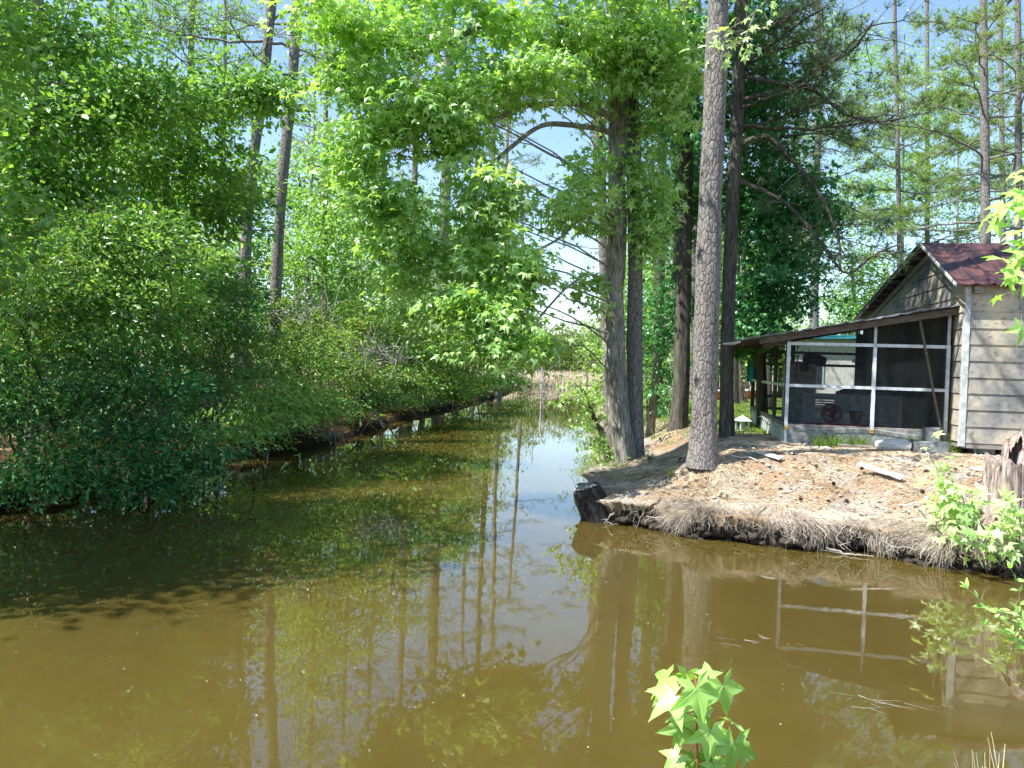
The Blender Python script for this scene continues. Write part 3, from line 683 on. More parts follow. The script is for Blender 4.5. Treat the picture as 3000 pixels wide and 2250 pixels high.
def pine_limbs(P, R, rg, z0, z1, n, length, droop=.1, sub=6, dirs=None, tl=.2, nb=16, r0=.05, tips=5):
    bm_, C, Dn = MB(), [], []
    zs = np.linspace(z0, z1, n) + rg.uniform(-.3, .3, n)
    for k, z_ in enumerate(zs):
        i_ = int(np.clip(np.searchsorted(P[:, 2], z_), 1, len(P)-1)); az = (dirs[k % len(dirs)] + rg.uniform(-.5, .5)) if dirs else k*2.4+rg.uniform(-.5,.5)
        f_ = (z_-z0)/max(z1-z0, .1); L = length*(1-.55*f_)*rg.uniform(.65, 1.15)
        q = P[i_] + np.array((math.cos(az)*L, math.sin(az)*L, L*(rg.uniform(-.05,.35)-droop+f_*.4)))
        B = bez(P[i_], q, rg, 10, rg.uniform(-.12, .14), .2); bm_.tube(B, np.linspace(r0*(1-.5*f_), r0*.22, 10), 5, .15, k)
        for s_ in range(sub):
            j_ = rg.integers(4, 10); l_ = L*rg.uniform(.15, .38); a2 = az + rg.uniform(-1.3, 1.3)
            q2 = B[j_] + np.array((math.cos(a2)*l_, math.sin(a2)*l_, l_*rg.uniform(-.25, .5)))
            B2 = bez(B[j_], q2, rg, 6, .05, .3); bm_.tube(B2, np.linspace(r0*.3, r0*.12, 6), 4, 0)
            for t_ in range(tips):
                u_ = rg.integers(2, 6); l3 = rg.uniform(.1, .45); a3 = a2 + rg.uniform(-1.4, 1.4)
                q3 = B2[u_] + np.array((math.cos(a3)*l3, math.sin(a3)*l3, l3*rg.uniform(-.1, .8)))
                bm_.strands(np.array([bez(B2[u_], q3, rg, 4)]), np.array([[.008,.006,.005,.004]])*r0/.05, 3)
                C.append(q3); Dn.append(nrm(q3-B2[u_]+np.array((0,0,.12))))
    return bm_, np.array(C), np.array(Dn)
def pine(name, label, P, R, bark, leafm, z0, z1, n, length, seed, group=None, droop=.1, dirs=None, tl=.2, nb=16, sub=6, tips=5, sides=16, rough=.12, r0=.05, cat='pine tree', bw=1.0):
    rg = np.random.default_rng(seed); base = P[0].copy(); t = thing(name, label, cat, base, 0, group)
    MB().tube(P, R, sides, rough, seed).build('trunk', bark, t, base, True)
    bm_, C, Dn = pine_limbs(P, R, rg, z0, z1, n, length, droop, sub, dirs, tl, nb, r0, tips)
    bm_.build('branches', bark, t, base, True)
    cm = MB(); cm.leaves(*tufts(C, Dn, rg, nb, tl), BLADE*np.array((1, bw, 1))); cm.build('crown', leafm, t, base)
    return t

# ------------------------------------------------------------------ right bank trees
# big pine in front of the porch
PA_ = pxpath([(2058,1372),(2062,1250),(2070,900),(2085,500),(2100,150),(2112,-200),(2120,-700),(2130,-1300)], 13.1, 60)
t = pine('pine_tree', 'big scaly pine trunk, thickest on the bank, left of the porch', PA_, radii(PA_, .204, .135, .34, .26), M['pine'], M['needle'], 10.0, 15.5, 13, 3.2, 11, sides=48, rough=.09)
# double trunk: pale furrowed sweetgum leaning out of a shared foot with a pine
B1 = pxpath([(1838,1350),(1824,1290),(1804,1130),(1800,900),(1806,600),(1809,400),(1806,100),(1802,-250),(1795,-700)], 16, 44)
gum_blobs = [PB(1640,100,14.6,150,90,1.0,62), PB(1390,50,13.6,190,80,1.0,48), PB(1130,130,12.8,190,110,.9,58), PB(1000,50,12.4,120,80,.8,36), PB(1010,230,12.6,90,60,.7,24),
  PB(1560,215,13.5,120,55,.8,55), PB(1380,250,13.2,120,60,.8,50), PB(1230,300,12.6,140,80,.8,44), PB(1080,400,12.8,90,70,.7,26), PB(1330,400,13,100,60,.6,40), PB(1420,580,13.2,80,60,.7,34), PB(1130,590,12.9,100,70,.7,42), PB(1060,470,12.8,80,50,.6,22), PB(1190,820,13.2,60,50,.5,18), PB(1150,690,13,80,50,.6,24), PB(1400,660,13.2,80,50,.6,24),
  PB(1480,780,13,130,70,.6,75), PB(1420,720,13.6,80,50,.6,20), PB(1430,900,12.6,130,55,.5,70), PB(1510,1010,12.4,130,28,.4,46),  PB(1200,740,13.4,70,50,.5,16),
  PB(1740,200,15.2,80,110,.7,55), PB(1720,500,15.0,50,70,.6,18), PB(1650,600,14.6,70,60,.6,22), PB(1730,640,15.4,50,80,.5,20), PB(1725,850,15.3,40,50,.5,10),
  PB(1900,480,15.8,60,160,.7,44), PB(1900,120,15.2,110,120,.9,110), PB(1300,-90,13.5,300,80,1.2,70), PB(1700,-120,15,220,120,1.5,80), PB(1500,-330,14.5,330,120,1.8,50), PB(1950,-250,15.5,200,150,1.5,70), PB(1915,700,15.8,40,110,.5,18), PB(1950,250,15.4,80,100,.7,40)]
def gum_extra(lm_, rg):
    for pts, D0, D1, r in (([(1835,190),(1760,120),(1650,55),(1520,45),(1410,70),(1330,120),(1240,160),(1130,190)], 16, 12.8, .085),
                           ([(1800,360),(1760,320),(1680,300),(1560,305),(1500,320),(1440,360),(1330,370)], 16, 13, .07),
                           ([(1800,395),(1760,375),(1700,370),(1600,358),(1545,390),(1500,430),(1450,470),(1400,540),(1380,640)], 16, 13.2, .06),
                           ([(1800,640),(1760,600),(1700,640),(1640,700),(1560,740),(1480,780)], 16, 13.2, .035),
                           ([(1790,820),(1720,800),(1650,850),(1580,930),(1540,1000)], 16, 12.6, .03)):
        P_ = path([at(a, b, D0+(D1-D0)*k/(len(pts)-1)) for k, (a, b) in enumerate(pts)], 26); lm = MB(); LMS.append(lm); lm.tube(P_, np.linspace(r, r*.35, 26), 8, .2, 3); GL.append(P_)
GL = []; LMS = []
t = tree('sweetgum_tree', 'pale furrowed sweetgum with long limbs arching left over the creek', 'sweetgum tree', B1, radii(B1, .205, .165, .06, .4), M['gum'], gum_blobs, M['gumleaf'],
  rs=.36, m=18, size=.185, seed=21, twigs=420, r0=.019, sides=36, rough=.2, extra=gum_extra)
for lm_ in LMS: lm_.build('branch', M['gum'], t, B1[0], True)
B2 = pxpath([(1864,1345),(1863,1280),(1860,1050),(1862,750),(1856,450),(1850,150),(1845,-250),(1840,-900),(1838,-1400)], 16.25, 50)
pine('pine_tree', 'straight dark pine trunk grown against the pale sweetgum', B2, radii(B2, .158, .13, .12, .4), M['pine'], M['needle'], 11.5, 17.5, 12, 3.2, 12, sides=36, rough=.1)
B3 = pxpath([(1790,1270),(1775,900),(1765,640),(1748,350),(1738,100),(1730,-300),(1720,-900)], 20.5, 44)
pine('pine_tree', 'slim reddish pine behind the pale sweetgum, on its left', B3, radii(B3, .15, .10, .2), M['pine'], M['needle'], 10.5, 16.5, 12, 3.0, 13, sides=20)
Cp = pxpath([(1985,1290),(1995,1150),(2000,900),(2008,550),(2012,200),(2018,-200),(2020,-900)], 19, 44)
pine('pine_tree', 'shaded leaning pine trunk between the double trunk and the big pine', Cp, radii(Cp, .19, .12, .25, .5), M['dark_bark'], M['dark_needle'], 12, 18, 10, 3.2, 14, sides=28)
Dp = pxpath([(2128,1290),(2130,1000),(2140,700),(2156,400),(2168,120),(2178,-200),(2190,-800),(2195,-1300)], 16.8, 48)
dd = [0.1, -.5, .5, -1.0, .2, -.3]
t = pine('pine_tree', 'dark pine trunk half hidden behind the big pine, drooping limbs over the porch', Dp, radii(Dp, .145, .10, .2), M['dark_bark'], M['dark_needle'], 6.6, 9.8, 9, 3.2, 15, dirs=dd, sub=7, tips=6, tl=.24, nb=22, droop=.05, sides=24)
def droopers(t, base):
    rg = np.random.default_rng(77); C = []; Dn = []
    for pts, D0, D1, r in (([(2150,430),(2250,390),(2330,480),(2400,560),(2460,700),(2462,790)], 16.8, 15.6, .06),
                           ([(2150,520),(2300,590),(2400,700),(2480,820),(2560,740),(2640,715)], 16.8, 15.0, .05),
                           ([(2150,300),(2300,260),(2400,200),(2500,150),(2560,60)], 16.8, 15.0, .055),
                           ([(2160,220),(2260,240),(2380,260),(2480,340),(2590,360)], 16.8, 15.2, .05),
                           ([(2160,200),(2260,130),(2350,60),(2420,20)], 16.8, 15.4, .05)):
        lm = MB(); P_ = path([at(a, b, D0+(D1-D0)*k/(len(pts)-1)) for k, (a, b) in enumerate(pts)], 24); lm.tube(P_, np.linspace(r, r*.3, 24), 7, .2, 3)
        for k in range(26):
            i_ = rg.integers(6, 24); q = P_[i_] + rg.normal(size=3)*np.array((.45,.4,.32)); B = bez(P_[i_], q, rg, 5); lm.tube(B, np.linspace(.012,.005,5), 4)
            for s_ in range(3): C.append(q + rg.normal(size=3)*.1); Dn.append(nrm(q-P_[i_]+rg.normal(size=3)*.15))
        lm.build('branch', M['dark_bark'], t, base, True)
    MB().leaves(*tufts(np.array(C), np.array(Dn), rg, 26, .22), BLADE).build('crown', M['dark_needle'], t, base)
    rg = np.random.default_rng(5); cm = MB()
droopers(t, Dp[0])
# shade-side sweetgum right of the big pine
Sg = pxpath([(2235,1215),(2228,1050),(2235,800),(2240,500),(2235,200),(2230,-100)], 20, 34)
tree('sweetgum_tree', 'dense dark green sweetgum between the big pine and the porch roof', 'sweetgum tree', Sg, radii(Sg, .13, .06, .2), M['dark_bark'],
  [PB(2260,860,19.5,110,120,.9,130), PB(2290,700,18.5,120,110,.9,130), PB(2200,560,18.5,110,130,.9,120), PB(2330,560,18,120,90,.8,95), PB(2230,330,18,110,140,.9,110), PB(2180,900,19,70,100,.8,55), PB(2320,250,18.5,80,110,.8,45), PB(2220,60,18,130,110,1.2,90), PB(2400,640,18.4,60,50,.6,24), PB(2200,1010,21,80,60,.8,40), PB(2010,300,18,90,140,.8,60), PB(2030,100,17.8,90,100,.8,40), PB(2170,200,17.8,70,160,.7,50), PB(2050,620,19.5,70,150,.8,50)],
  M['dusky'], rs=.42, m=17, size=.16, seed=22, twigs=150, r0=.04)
Sg2 = pxpath([(1905,1255),(1915,1150),(1945,980),(1965,880),(1990,700),(1975,450)], 21, 26)
tree('sweetgum_tree', 'small crooked tree leaning right behind the double trunk', 'sweetgum tree', Sg2, radii(Sg2, .11, .05, .1), M['gum'],
  [PB(1930,900,20.5,70,150,.8,70), PB(1960,640,20.5,80,130,.8,95), PB(1920,1080,21,70,100,.8,50), PB(2030,480,20.5,60,140,.8,80), PB(1950,350,20,80,100,.8,80), PB(1930,130,19.5,100,130,.9,90), PB(1820,420,18.5,70,120,.6,45), PB(1790,150,18.5,90,120,.7,50), PB(2000,900,20,50,120,.6,40)],
  M['dusky'], rs=.4, m=15, size=.14, seed=23, twigs=80, r0=.03)
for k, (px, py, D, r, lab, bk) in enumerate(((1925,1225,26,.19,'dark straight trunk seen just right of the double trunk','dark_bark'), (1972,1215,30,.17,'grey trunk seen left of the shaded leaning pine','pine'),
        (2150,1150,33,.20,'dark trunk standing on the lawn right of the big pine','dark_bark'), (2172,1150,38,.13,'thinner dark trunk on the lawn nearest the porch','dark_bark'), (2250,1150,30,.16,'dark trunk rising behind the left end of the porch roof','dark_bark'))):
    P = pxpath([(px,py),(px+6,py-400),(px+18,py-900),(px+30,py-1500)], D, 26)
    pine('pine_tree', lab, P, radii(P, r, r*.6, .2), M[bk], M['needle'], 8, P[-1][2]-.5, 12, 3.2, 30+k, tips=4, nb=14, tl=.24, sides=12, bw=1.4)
# understorey behind the trunks
def shrub(name, label, base_px, blobs, leafm, seed, size=.09, tmpl=OVAL, rs=.34, m=22, cat='shrub', bark='dark_bark', group=None, twigs=50, stems=4, up=.6, r0=.022, jit=.75, flat=.6):
    blobs = [(c, r, max(6, int(n*(.36 if m > 60 else .62)))) for c, r, n in blobs]; rg = np.random.default_rng(seed); b = at(*base_px); b[2] = float(gz(b[0], b[1])) - .04; t = thing(name, label, cat, b, 0, group)
    al = M[ALT[leafm.name]] if leafm.name in ALT else leafm; cm, S_ = crown_mb(blobs, rg, rs, m, size, tmpl, flat, up, jit, alt=.32)
    lm = MB(); A = []
    for k in range(max(stems, len(blobs))):
        c = blobs[k % len(blobs)][0] + rg.normal(size=3)*np.array(blobs[k % len(blobs)][1])*.35; P = bez(b + np.array((rg.uniform(-.3,.3), rg.uniform(-.2,.2), 0)), c, rg, 10, .1, .3)
        lm.tube(P, np.linspace(r0*1.5, r0*.5, 10), 6, .2, k); A.append(P)
    A = np.concatenate(A); P = []
    for q in S_[rg.choice(len(S_), min(twigs, len(S_)), replace=False)]:
        i_ = np.argmin(np.linalg.norm(A-q, axis=1)+rg.uniform(0,.5,len(A))); P.append(bez(A[i_], q, rg, 5, .1, .3))
    P = np.array(P); lm.strands(P, np.linspace(r0*.5, r0*.15, 5)[None]*np.ones((len(P),1)), 4)
    lm.build('stems', M[bark], t, b, True); cm.build('foliage', [leafm, al], t, b); return t
shrub('shrub', 'leafy green shrub overhanging the creek left of the double trunk', (1790,1300,17), [PB(1740,1200,17.2,75,60,.5,40), PB(1700,1150,17,60,40,.4,22), PB(1770,1310,16.9,50,70,.4,34), PB(1765,1060,18,70,70,.5,30), PB(1790,1360,16,60,30,.3,18)], M['gumleaf'], 41, .12, STAR, .22, 12)
shrub('shrub', 'bright shrub behind the double trunk at the creek edge', (1790,1200,24), [PB(1800,1150,24,60,110,.9,40), PB(1800,950,25,60,110,.9,45), PB(1810,1250,22,60,60,.8,26)], M['mid'], 42, .13, RHOMB, .4, 20)
shrub('shrub', 'green undergrowth shrub between the double trunk and the shaded pine', (1920,1230,25), [PB(1925,1130,25,80,110,1.2,70), PB(1930,920,27,90,120,1.2,70), PB(1990,1050,28,80,120,1,60)], M['mid'], 43, .14, RHOMB, .45, 20)
shrub('shrub', 'sunlit shrub on the lawn edge right of the big pine', (2170,1160,36), [PB(2160,1020,36,100,80,1.2,60), PB(2230,960,38,120,110,1.4,80), PB(2150,860,38,90,100,1.4,60)], M['mid'], 44, .17, RHOMB, .5, 20)

# ------------------------------------------------------------------ behind the shed
P = pxpath([(2520,1080),(2515,960),(2500,860),(2495,780)], 38, 16)
tree('maple_tree', 'light green round tree just above the porch roof', 'tree', P, radii(P, .14, .06), M['gum'], [PB(2500,880,38,90,70,1.4,75), PB(2560,830,38,90,60,1.2,65), PB(2470,930,37,80,50,1.2,45), PB(2530,760,38,60,50,1,35), PB(2600,900,38,70,50,1,35)], M['lime'], rs=.6, m=24, size=.17, tmpl=RHOMB, seed=51, twigs=60)
rp = [(2895,720,28,.19,[(2880,0),(2890,250)],'tall pine with forked limbs right above the shed roof',7.4,13.5), (2985,700,31,.17,[(2982,0)],'pine trunk at the right edge of the picture above the roof',9,14),
      (2945,720,40,.16,[(2930,0)],'farther grey pine between the two pines over the shed roof',9,15), (2645,900,36,.13,[(2620,0)],'slim pine above the peak of the shed roof',8,14),
      (2385,1000,36,.21,[(2398,300),(2404,0)],'pale pine trunk rising over the middle of the porch roof',8,14.5), (2718,900,44,.16,[(2716,0)],'far pine just left of the shed roof peak',8,15)]
for k, (px, py, D, r, up_, lab, z0_, z1_) in enumerate(rp):
    P = pxpath([(px, 1100)] + [(px+ (a-px)*(.5), 550) for a, b in up_[:1]] + [(a, b) for a, b in reversed(up_[:1])] + [(up_[0][0]-4, -500)], D, 30)
    pine('pine_tree', lab, P, radii(P, r, r*.45, .1), M['pine'], M['needle'], z0_, z1_+1, 17, 4.4, 60+k, sub=9, tips=7, nb=20, tl=.25, sides=14, r0=.055, bw=1.8)
for k, (px, py, D, bl, lab) in enumerate(((2640,300,42,[PB(2560,560,42,130,110,1.6,60),PB(2700,520,42,120,120,1.6,55),PB(2640,330,42,160,130,1.8,75),PB(2760,330,42,110,120,1.6,40),PB(2560,160,42,110,110,1.5,40),PB(2470,640,42,110,90,1.5,40)],'airy light green tree in the gap above the shed peak'),
        (2800,300,46,[PB(2800,640,46,120,90,1.6,45),PB(2900,500,46,140,140,1.6,50),PB(2800,180,46,130,140,1.6,50),PB(2960,200,46,120,200,1.6,60)],'airy tree behind the two pines over the roof'),
        (2380,500,44,[PB(2370,480,44,110,120,1.6,30),PB(2420,300,44,110,130,1.6,30),PB(2340,760,44,70,110,1.4,26),PB(2440,90,44,120,120,1.6,30)],'thin leafy tree over the left of the porch roof'))):
    P = pxpath([(px,1080),(px+5,700),(px+10,100)], D, 24)
    bl = [(c, r, int(n*1.7)) for c, r, n in bl]
    tree('ash_tree', lab, 'tree', P, radii(P, .09, .03), M['pale_bark'], bl, M['lime'] if k != 1 else M['mid'], rs=.75, m=20, size=.17, tmpl=RHOMB, seed=52+k, twigs=110, r0=.035)

# ------------------------------------------------------------------ left bank: trunks
def lpine(pts, D, r, lab, seed, z0, z1, n=12, L=3.2, bark='pine', leaf='needle', **k):
    P = pxpath(pts, D, 46); return pine('pine_tree', lab, P, radii(P, r, r*.6, .2), M[bark], M[leaf], z0, z1, n, L, seed, **k)
lpine([(722,1200),(716,800),(722,680),(738,500),(770,270),(788,90),(798,-30),(812,-400),(830,-900)], 22, .165, 'curving pine trunk, left of the two leaning pines on the left bank', 71, 9.2, 15.5, n=15)
lpine([(808,1200),(806,900),(812,750),(830,480),(855,280),(862,140),(872,-10),(885,-400),(900,-900)], 22.6, .17, 'straighter pine trunk, right of the two leaning pines on the left bank', 72, 9.4, 15.5, n=15)
lpine([(1283,1185),(1286,1050),(1292,850),(1303,640),(1312,300),(1320,0),(1330,-400)], 41, .31, 'stout sunlit pine trunk above the golden shrubs in the middle', 73, 13, 22, n=14, L=4, bw=2)
lpine([(1200,1200),(1203,900),(1212,600),(1220,300),(1226,0),(1230,-300)], 40, .19, 'dark slim pine left of the stout sunlit trunk', 74, 12, 20, n=14, L=3.5, bw=2)
lpine([(1462,1130),(1465,900),(1478,600),(1486,400),(1492,250)], 58, .22, 'pale thin pine left of the open sky gap', 75, 11, 22, n=18, L=4.2, bark='pale_bark', bw=2.4)
lpine([(1438,1140),(1436,950),(1440,650),(1446,380),(1450,200)], 62, .24, 'dark thin pine beside the pale thin pine', 76, 11, 24, n=16, L=4, bark='dark_bark', bw=2.4)
lpine([(1122,1100),(1122,700),(1124,450),(1128,200)], 46, .16, 'distant thin pine left of centre', 77, 9, 19, n=18, L=3.6, bw=2)
lpine([(1385,1120),(1388,800),(1394,500),(1398,350)], 66, .2, 'far thin pine right of the stout sunlit trunk', 78, 9, 22, n=18, L=4, bw=2.4)
lpine([(945,1150),(950,700),(955,300),(960,-50)], 36, .15, 'slender pine right of the two leaning pines', 79, 8, 17, n=16, L=3.4, bw=2)
lpine([(40,1150),(36,700),(34,300),(36,-100)], 30, .16, 'dark pine trunk at the far left edge', 80, 8, 14, bark='dark_bark', bw=1.5)
lpine([(110,1150),(104,700),(100,300),(100,-100)], 34, .15, 'second dark pine trunk from the left edge', 81, 8, 14, bark='dark_bark', bw=1.5)
lpine([(560,1100),(575,600),(560,200),(565,-200)], 31, .17, 'feathery pine left of the two leaning pines', 82, 7.0, 16, n=20, L=4.2, bw=1.7)
lpine([(300,1100),(310,600),(320,200),(330,-200)], 33, .17, 'pine hidden in the foliage of the left bank', 83, 7.5, 16, n=14, L=4.2, bw=1.7)
lpine([(1040,1120),(1045,700),(1052,300),(1058,100)], 55, .2, 'far pine between the slender pine and the sweetgum foliage', 84, 9, 20, n=18, L=4.2, bw=2.2)
if 0: lpine([(1630,1110),(1632,900),(1640,700),(1645,560)], 90, .2, 'distant pine in the open gap above the marsh', 85, 12, 22, n=14, L=4, bw=3)
lpine([(1530,1110),(1532,800),(1530,600),(1528,500)], 85, .2, 'distant dark pine right of the pale thin pine', 86, 12, 24, n=16, L=4.5, bw=3)
lpine([(2030,1130),(2034,700),(2040,300),(2046,0)], 36, .18, 'background pine between the shaded pine and the big pine', 87, 8, 17, n=14, L=3.6, bw=2)
lpine([(1775,1130),(1772,800),(1770,500),(1768,200)], 62, .2, 'background pine directly left of the sweetgum trunk', 88, 10, 22, n=12, L=3.6, bw=2.4)
# dead post in the marsh edge
P = pxpath([(1586,1118),(1588,1070),(1590,1010)], 80, 8); tag(MB().tube(P, .07, 8, .2, 4).build('dead_tree', M['bleached'], smooth=True), 'bare bleached dead tree standing at the bend of the creek', 'dead tree')

# ------------------------------------------------------------------ left bank: broadleaf trees
def btree(name, lab, foot, D, r, blobs, leaf, seed, size=.12, tmpl=RHOMB, rs=.5, m=22, bark='gum', **k):
    P = pxpath(foot, D, 26); return tree(name, lab, 'tree', P, radii(P, r, r*.4, .15), M[bark], blobs, M[leaf], rs=rs, m=m, size=size, tmpl=tmpl, seed=seed, **k)
btree('oak_tree', 'large leafy oak filling the upper left corner', [(90,1420),(110,1000),(100,600),(110,250),(120,-100)], 15, .12,
  [PB(60,120,15,220,180,1.2,100), PB(260,110,15.5,200,140,1.2,66), PB(120,380,15,230,150,1.2,105), PB(330,330,15.5,170,120,1.1,66), PB(420,280,15.5,140,80,1,75), PB(40,600,15,140,120,1,70), PB(210,560,15.2,150,100,1,70), PB(100,-150,15,330,150,1.6,70)], 'mid', 101, .15, OVAL*np.array((1,1.35,1)), twigs=150, rs=.55, m=24, flat=.3)
btree('oak_tree', 'spreading oak branch with glossy leaves reaching toward the leaning pines', [(430,1350),(460,1000),(480,700),(490,450),(500,300)], 18, .12,
  [PB(560,280,17.5,140,70,.9,75), PB(700,250,17,130,60,.8,60), PB(430,470,17.5,150,100,1,80), PB(560,430,18,90,70,.9,35), PB(800,290,17,80,60,.6,25), PB(620,600,18.5,120,90,1,65), PB(450,650,18,160,80,1,75), PB(700,520,19,70,90,.8,32)], 'mid', 102, .15, OVAL*np.array((1,1.35,1)), twigs=140, rs=.5, m=26, flat=.3)
btree('oak_tree', 'yellow green young tree between the leaning pines and the centre', [(960,1230),(955,1000),(950,700),(960,500)], 28, .12,
  [PB(930,560,28,90,110,1.1,60), PB(1010,640,28,110,120,1.2,90), PB(900,760,27,110,110,1.2,90), PB(1040,800,28,110,90,1.1,75), PB(970,460,28,60,60,.9,26), PB(640,760,25,100,90,1,45)], 'lime', 103, .15, twigs=110)
btree('oak_tree', 'green tree behind the stout sunlit pine trunk', [(1180,1200),(1180,900),(1175,650)], 36, .14,
  [PB(1150,760,36,110,110,1.4,80), PB(1220,900,35,110,70,1.3,60), PB(1360,820,38,100,110,1.3,60), PB(1090,560,36,90,100,1.3,45), PB(1250,600,38,90,100,1.2,45), PB(1380,960,40,90,60,1.2,40)], 'mid', 104, .19, twigs=90, rs=.6)
btree('oak_tree', 'shaded tree beneath the upper left oak', [(250,1400),(250,1100),(240,850)], 19, .12,
  [PB(200,760,19,200,110,1.3,120), PB(420,820,19,150,110,1.2,85), PB(60,900,18,130,120,1.2,70), PB(620,880,20,120,120,1.1,80)], 'shadeleaf', 105, .15, twigs=100)
btree('ash_tree', 'pale feathery tree above the two leaning pines', [(640,1100),(650,600),(660,200),(660,0)], 30, .13,
  [PB(520,90,30,170,110,1.6,70), PB(700,60,30,90,80,1.4,24), PB(640,420,30,90,80,1.4,28), PB(420,60,30,150,110,1.6,60)], 'mid', 106, .16, twigs=90)
btree('ash_tree', 'slight pale stemmed tree right of the leaning pines', [(905,1150),(900,800),(920,400),(925,50)], 34, .10,
  [PB(960,250,34,90,120,1.5,34), PB(1010,100,34,110,110,1.5,40), PB(900,420,34,60,80,1.2,18)], 'lime', 107, .16, twigs=90, bark='pale_bark')
# background wall of trees beyond the left bank (each its own, sharing two crowns)
rg = np.random.default_rng(9)
Pb = path([(0,0,-.1),(.1,0,3),(0,.1,6),(.1,0,9)], 20)
proto = tree('background_tree', 'tall bushy background tree behind the far left pines', 'tree', Pb, radii(Pb, .16, .05), M['dark_bark'],
  [((0,0,6.5),(2.4,2.2,2.6),120), ((1.4,.5,4),(1.6,1.6,1.4),55), ((-1.4,.2,3.6),(1.6,1.6,1.5),55), ((.2,0,9.2),(1.6,1.6,1.5),55), ((0,-.4,2),(2.2,1.6,1.2),60)], M['mid'], rs=.6, m=24, size=.2, tmpl=RHOMB, seed=120, twigs=90, r0=.045)
where = [(-160,26,1.25,None),(20,24,1.0,'mid height background tree right of the left edge pines'),(180,27,1.15,'background tree behind the upper left oak'),(360,30,1.2,'background tree behind the spreading oak branch'),
  (520,27,.85,'low background tree left of the leaning pines'),(700,34,1.0,'background tree seen between the leaning pines'),(860,38,1.1,'background tree just right of the leaning pines'),(1000,44,1.05,'background tree behind the yellow green young tree'),
  (1110,50,1.15,'background tree behind the slim dark pine'),(1240,54,1.2,'background tree left of the stout sunlit trunk'),(1340,62,1.2,'background tree right of the stout sunlit trunk'),(1390,74,1.2,'background tree behind the pale thin pine'),
  (1440,95,1.1,'background tree at the left end of the sky gap'),(1820,60,1.1,'background tree behind the double trunk'),(1900,48,1.15,'background tree right of the double trunk'),(1990,44,1.1,'background tree behind the shaded leaning pine'),
  (2100,50,1.1,'background tree behind the big pine'),(2190,56,1.0,'background tree beyond the lawn'),(-260,20,1.2,'bushy background tree mostly beyond the left edge'),(2290,46,.9,'background tree beyond the neighbouring house'), (1850,90,1.0,'background tree at the right end of the sky gap')]
for k, (px, D, s_, lab) in enumerate(where):
    p = at(px, 1060, D); p[2] = float(gz(p[0], p[1]))-.05
    if k == 0: proto.location = [float(q) for q in p]; proto.scale = (s_,)*3
    else:
        q = dup(proto, p, float(rg.uniform(0, 6.28)), lab, s_)
        for c in q.children:
            if c.name.startswith('crown') and k % 3 == 1:
                c.material_slots[0].link = 'OBJECT'; c.material_slots[0].material = M['lime']
            elif c.name.startswith('crown') and k % 3 == 2:
                c.material_slots[0].link = 'OBJECT'; c.material_slots[0].material = M['mid'] if D > 30 else M['shadeleaf']
# trees behind the camera side that only show as a mirror image are left out; shade tree on the left, mostly outside the frame
P = pxpath([(-420,1500),(-420,900),(-400,300),(-400,-300)], 11, 26)
tree('oak_tree', 'oak leaning in from beyond the left edge', 'tree', P, radii(P, .16, .08), M['gum'], [PB(-260,100,10.5,300,260,1.4,170), PB(-300,-500,10.5,400,260,1.6,150), PB(-150,700,10.8,200,200,1,80)], M['mid'], rs=.5, m=20, size=.14, tmpl=RHOMB, seed=131, twigs=60)

for k, (x_, y_, lab) in enumerate(((-12.0, 8.6, 'unseen oak on the near left bank, added to shade the creek'), (-9.9, 9.9, 'second unseen oak by the near left bank, added to shade the creek'))):  # unseen oaks added left of the frame, crowns placed to shade the water
    P = path([(x_, y_, .4), (x_+.1, y_, 3), (x_+.3, y_, 7), (x_+.2, y_, 9)], 24)
    tree('oak_tree', lab, 'tree', P, radii(P, .16, .05), M['gum'], [((x_+1.5, y_-1.8, 4.5),(2.0,1.9,1.9),230), ((x_+1.1, y_-1.2, 7.2),(2.3,2.2,1.8),230), ((x_+1.6, y_-1.8, 2.6),(1.5,1.3,1.2),150), ((x_+1.8, y_-1.6, 9.2),(2,2,1.4),150)], M['mid'], rs=.5, m=26, size=.16, tmpl=RHOMB, seed=140+k, twigs=50)
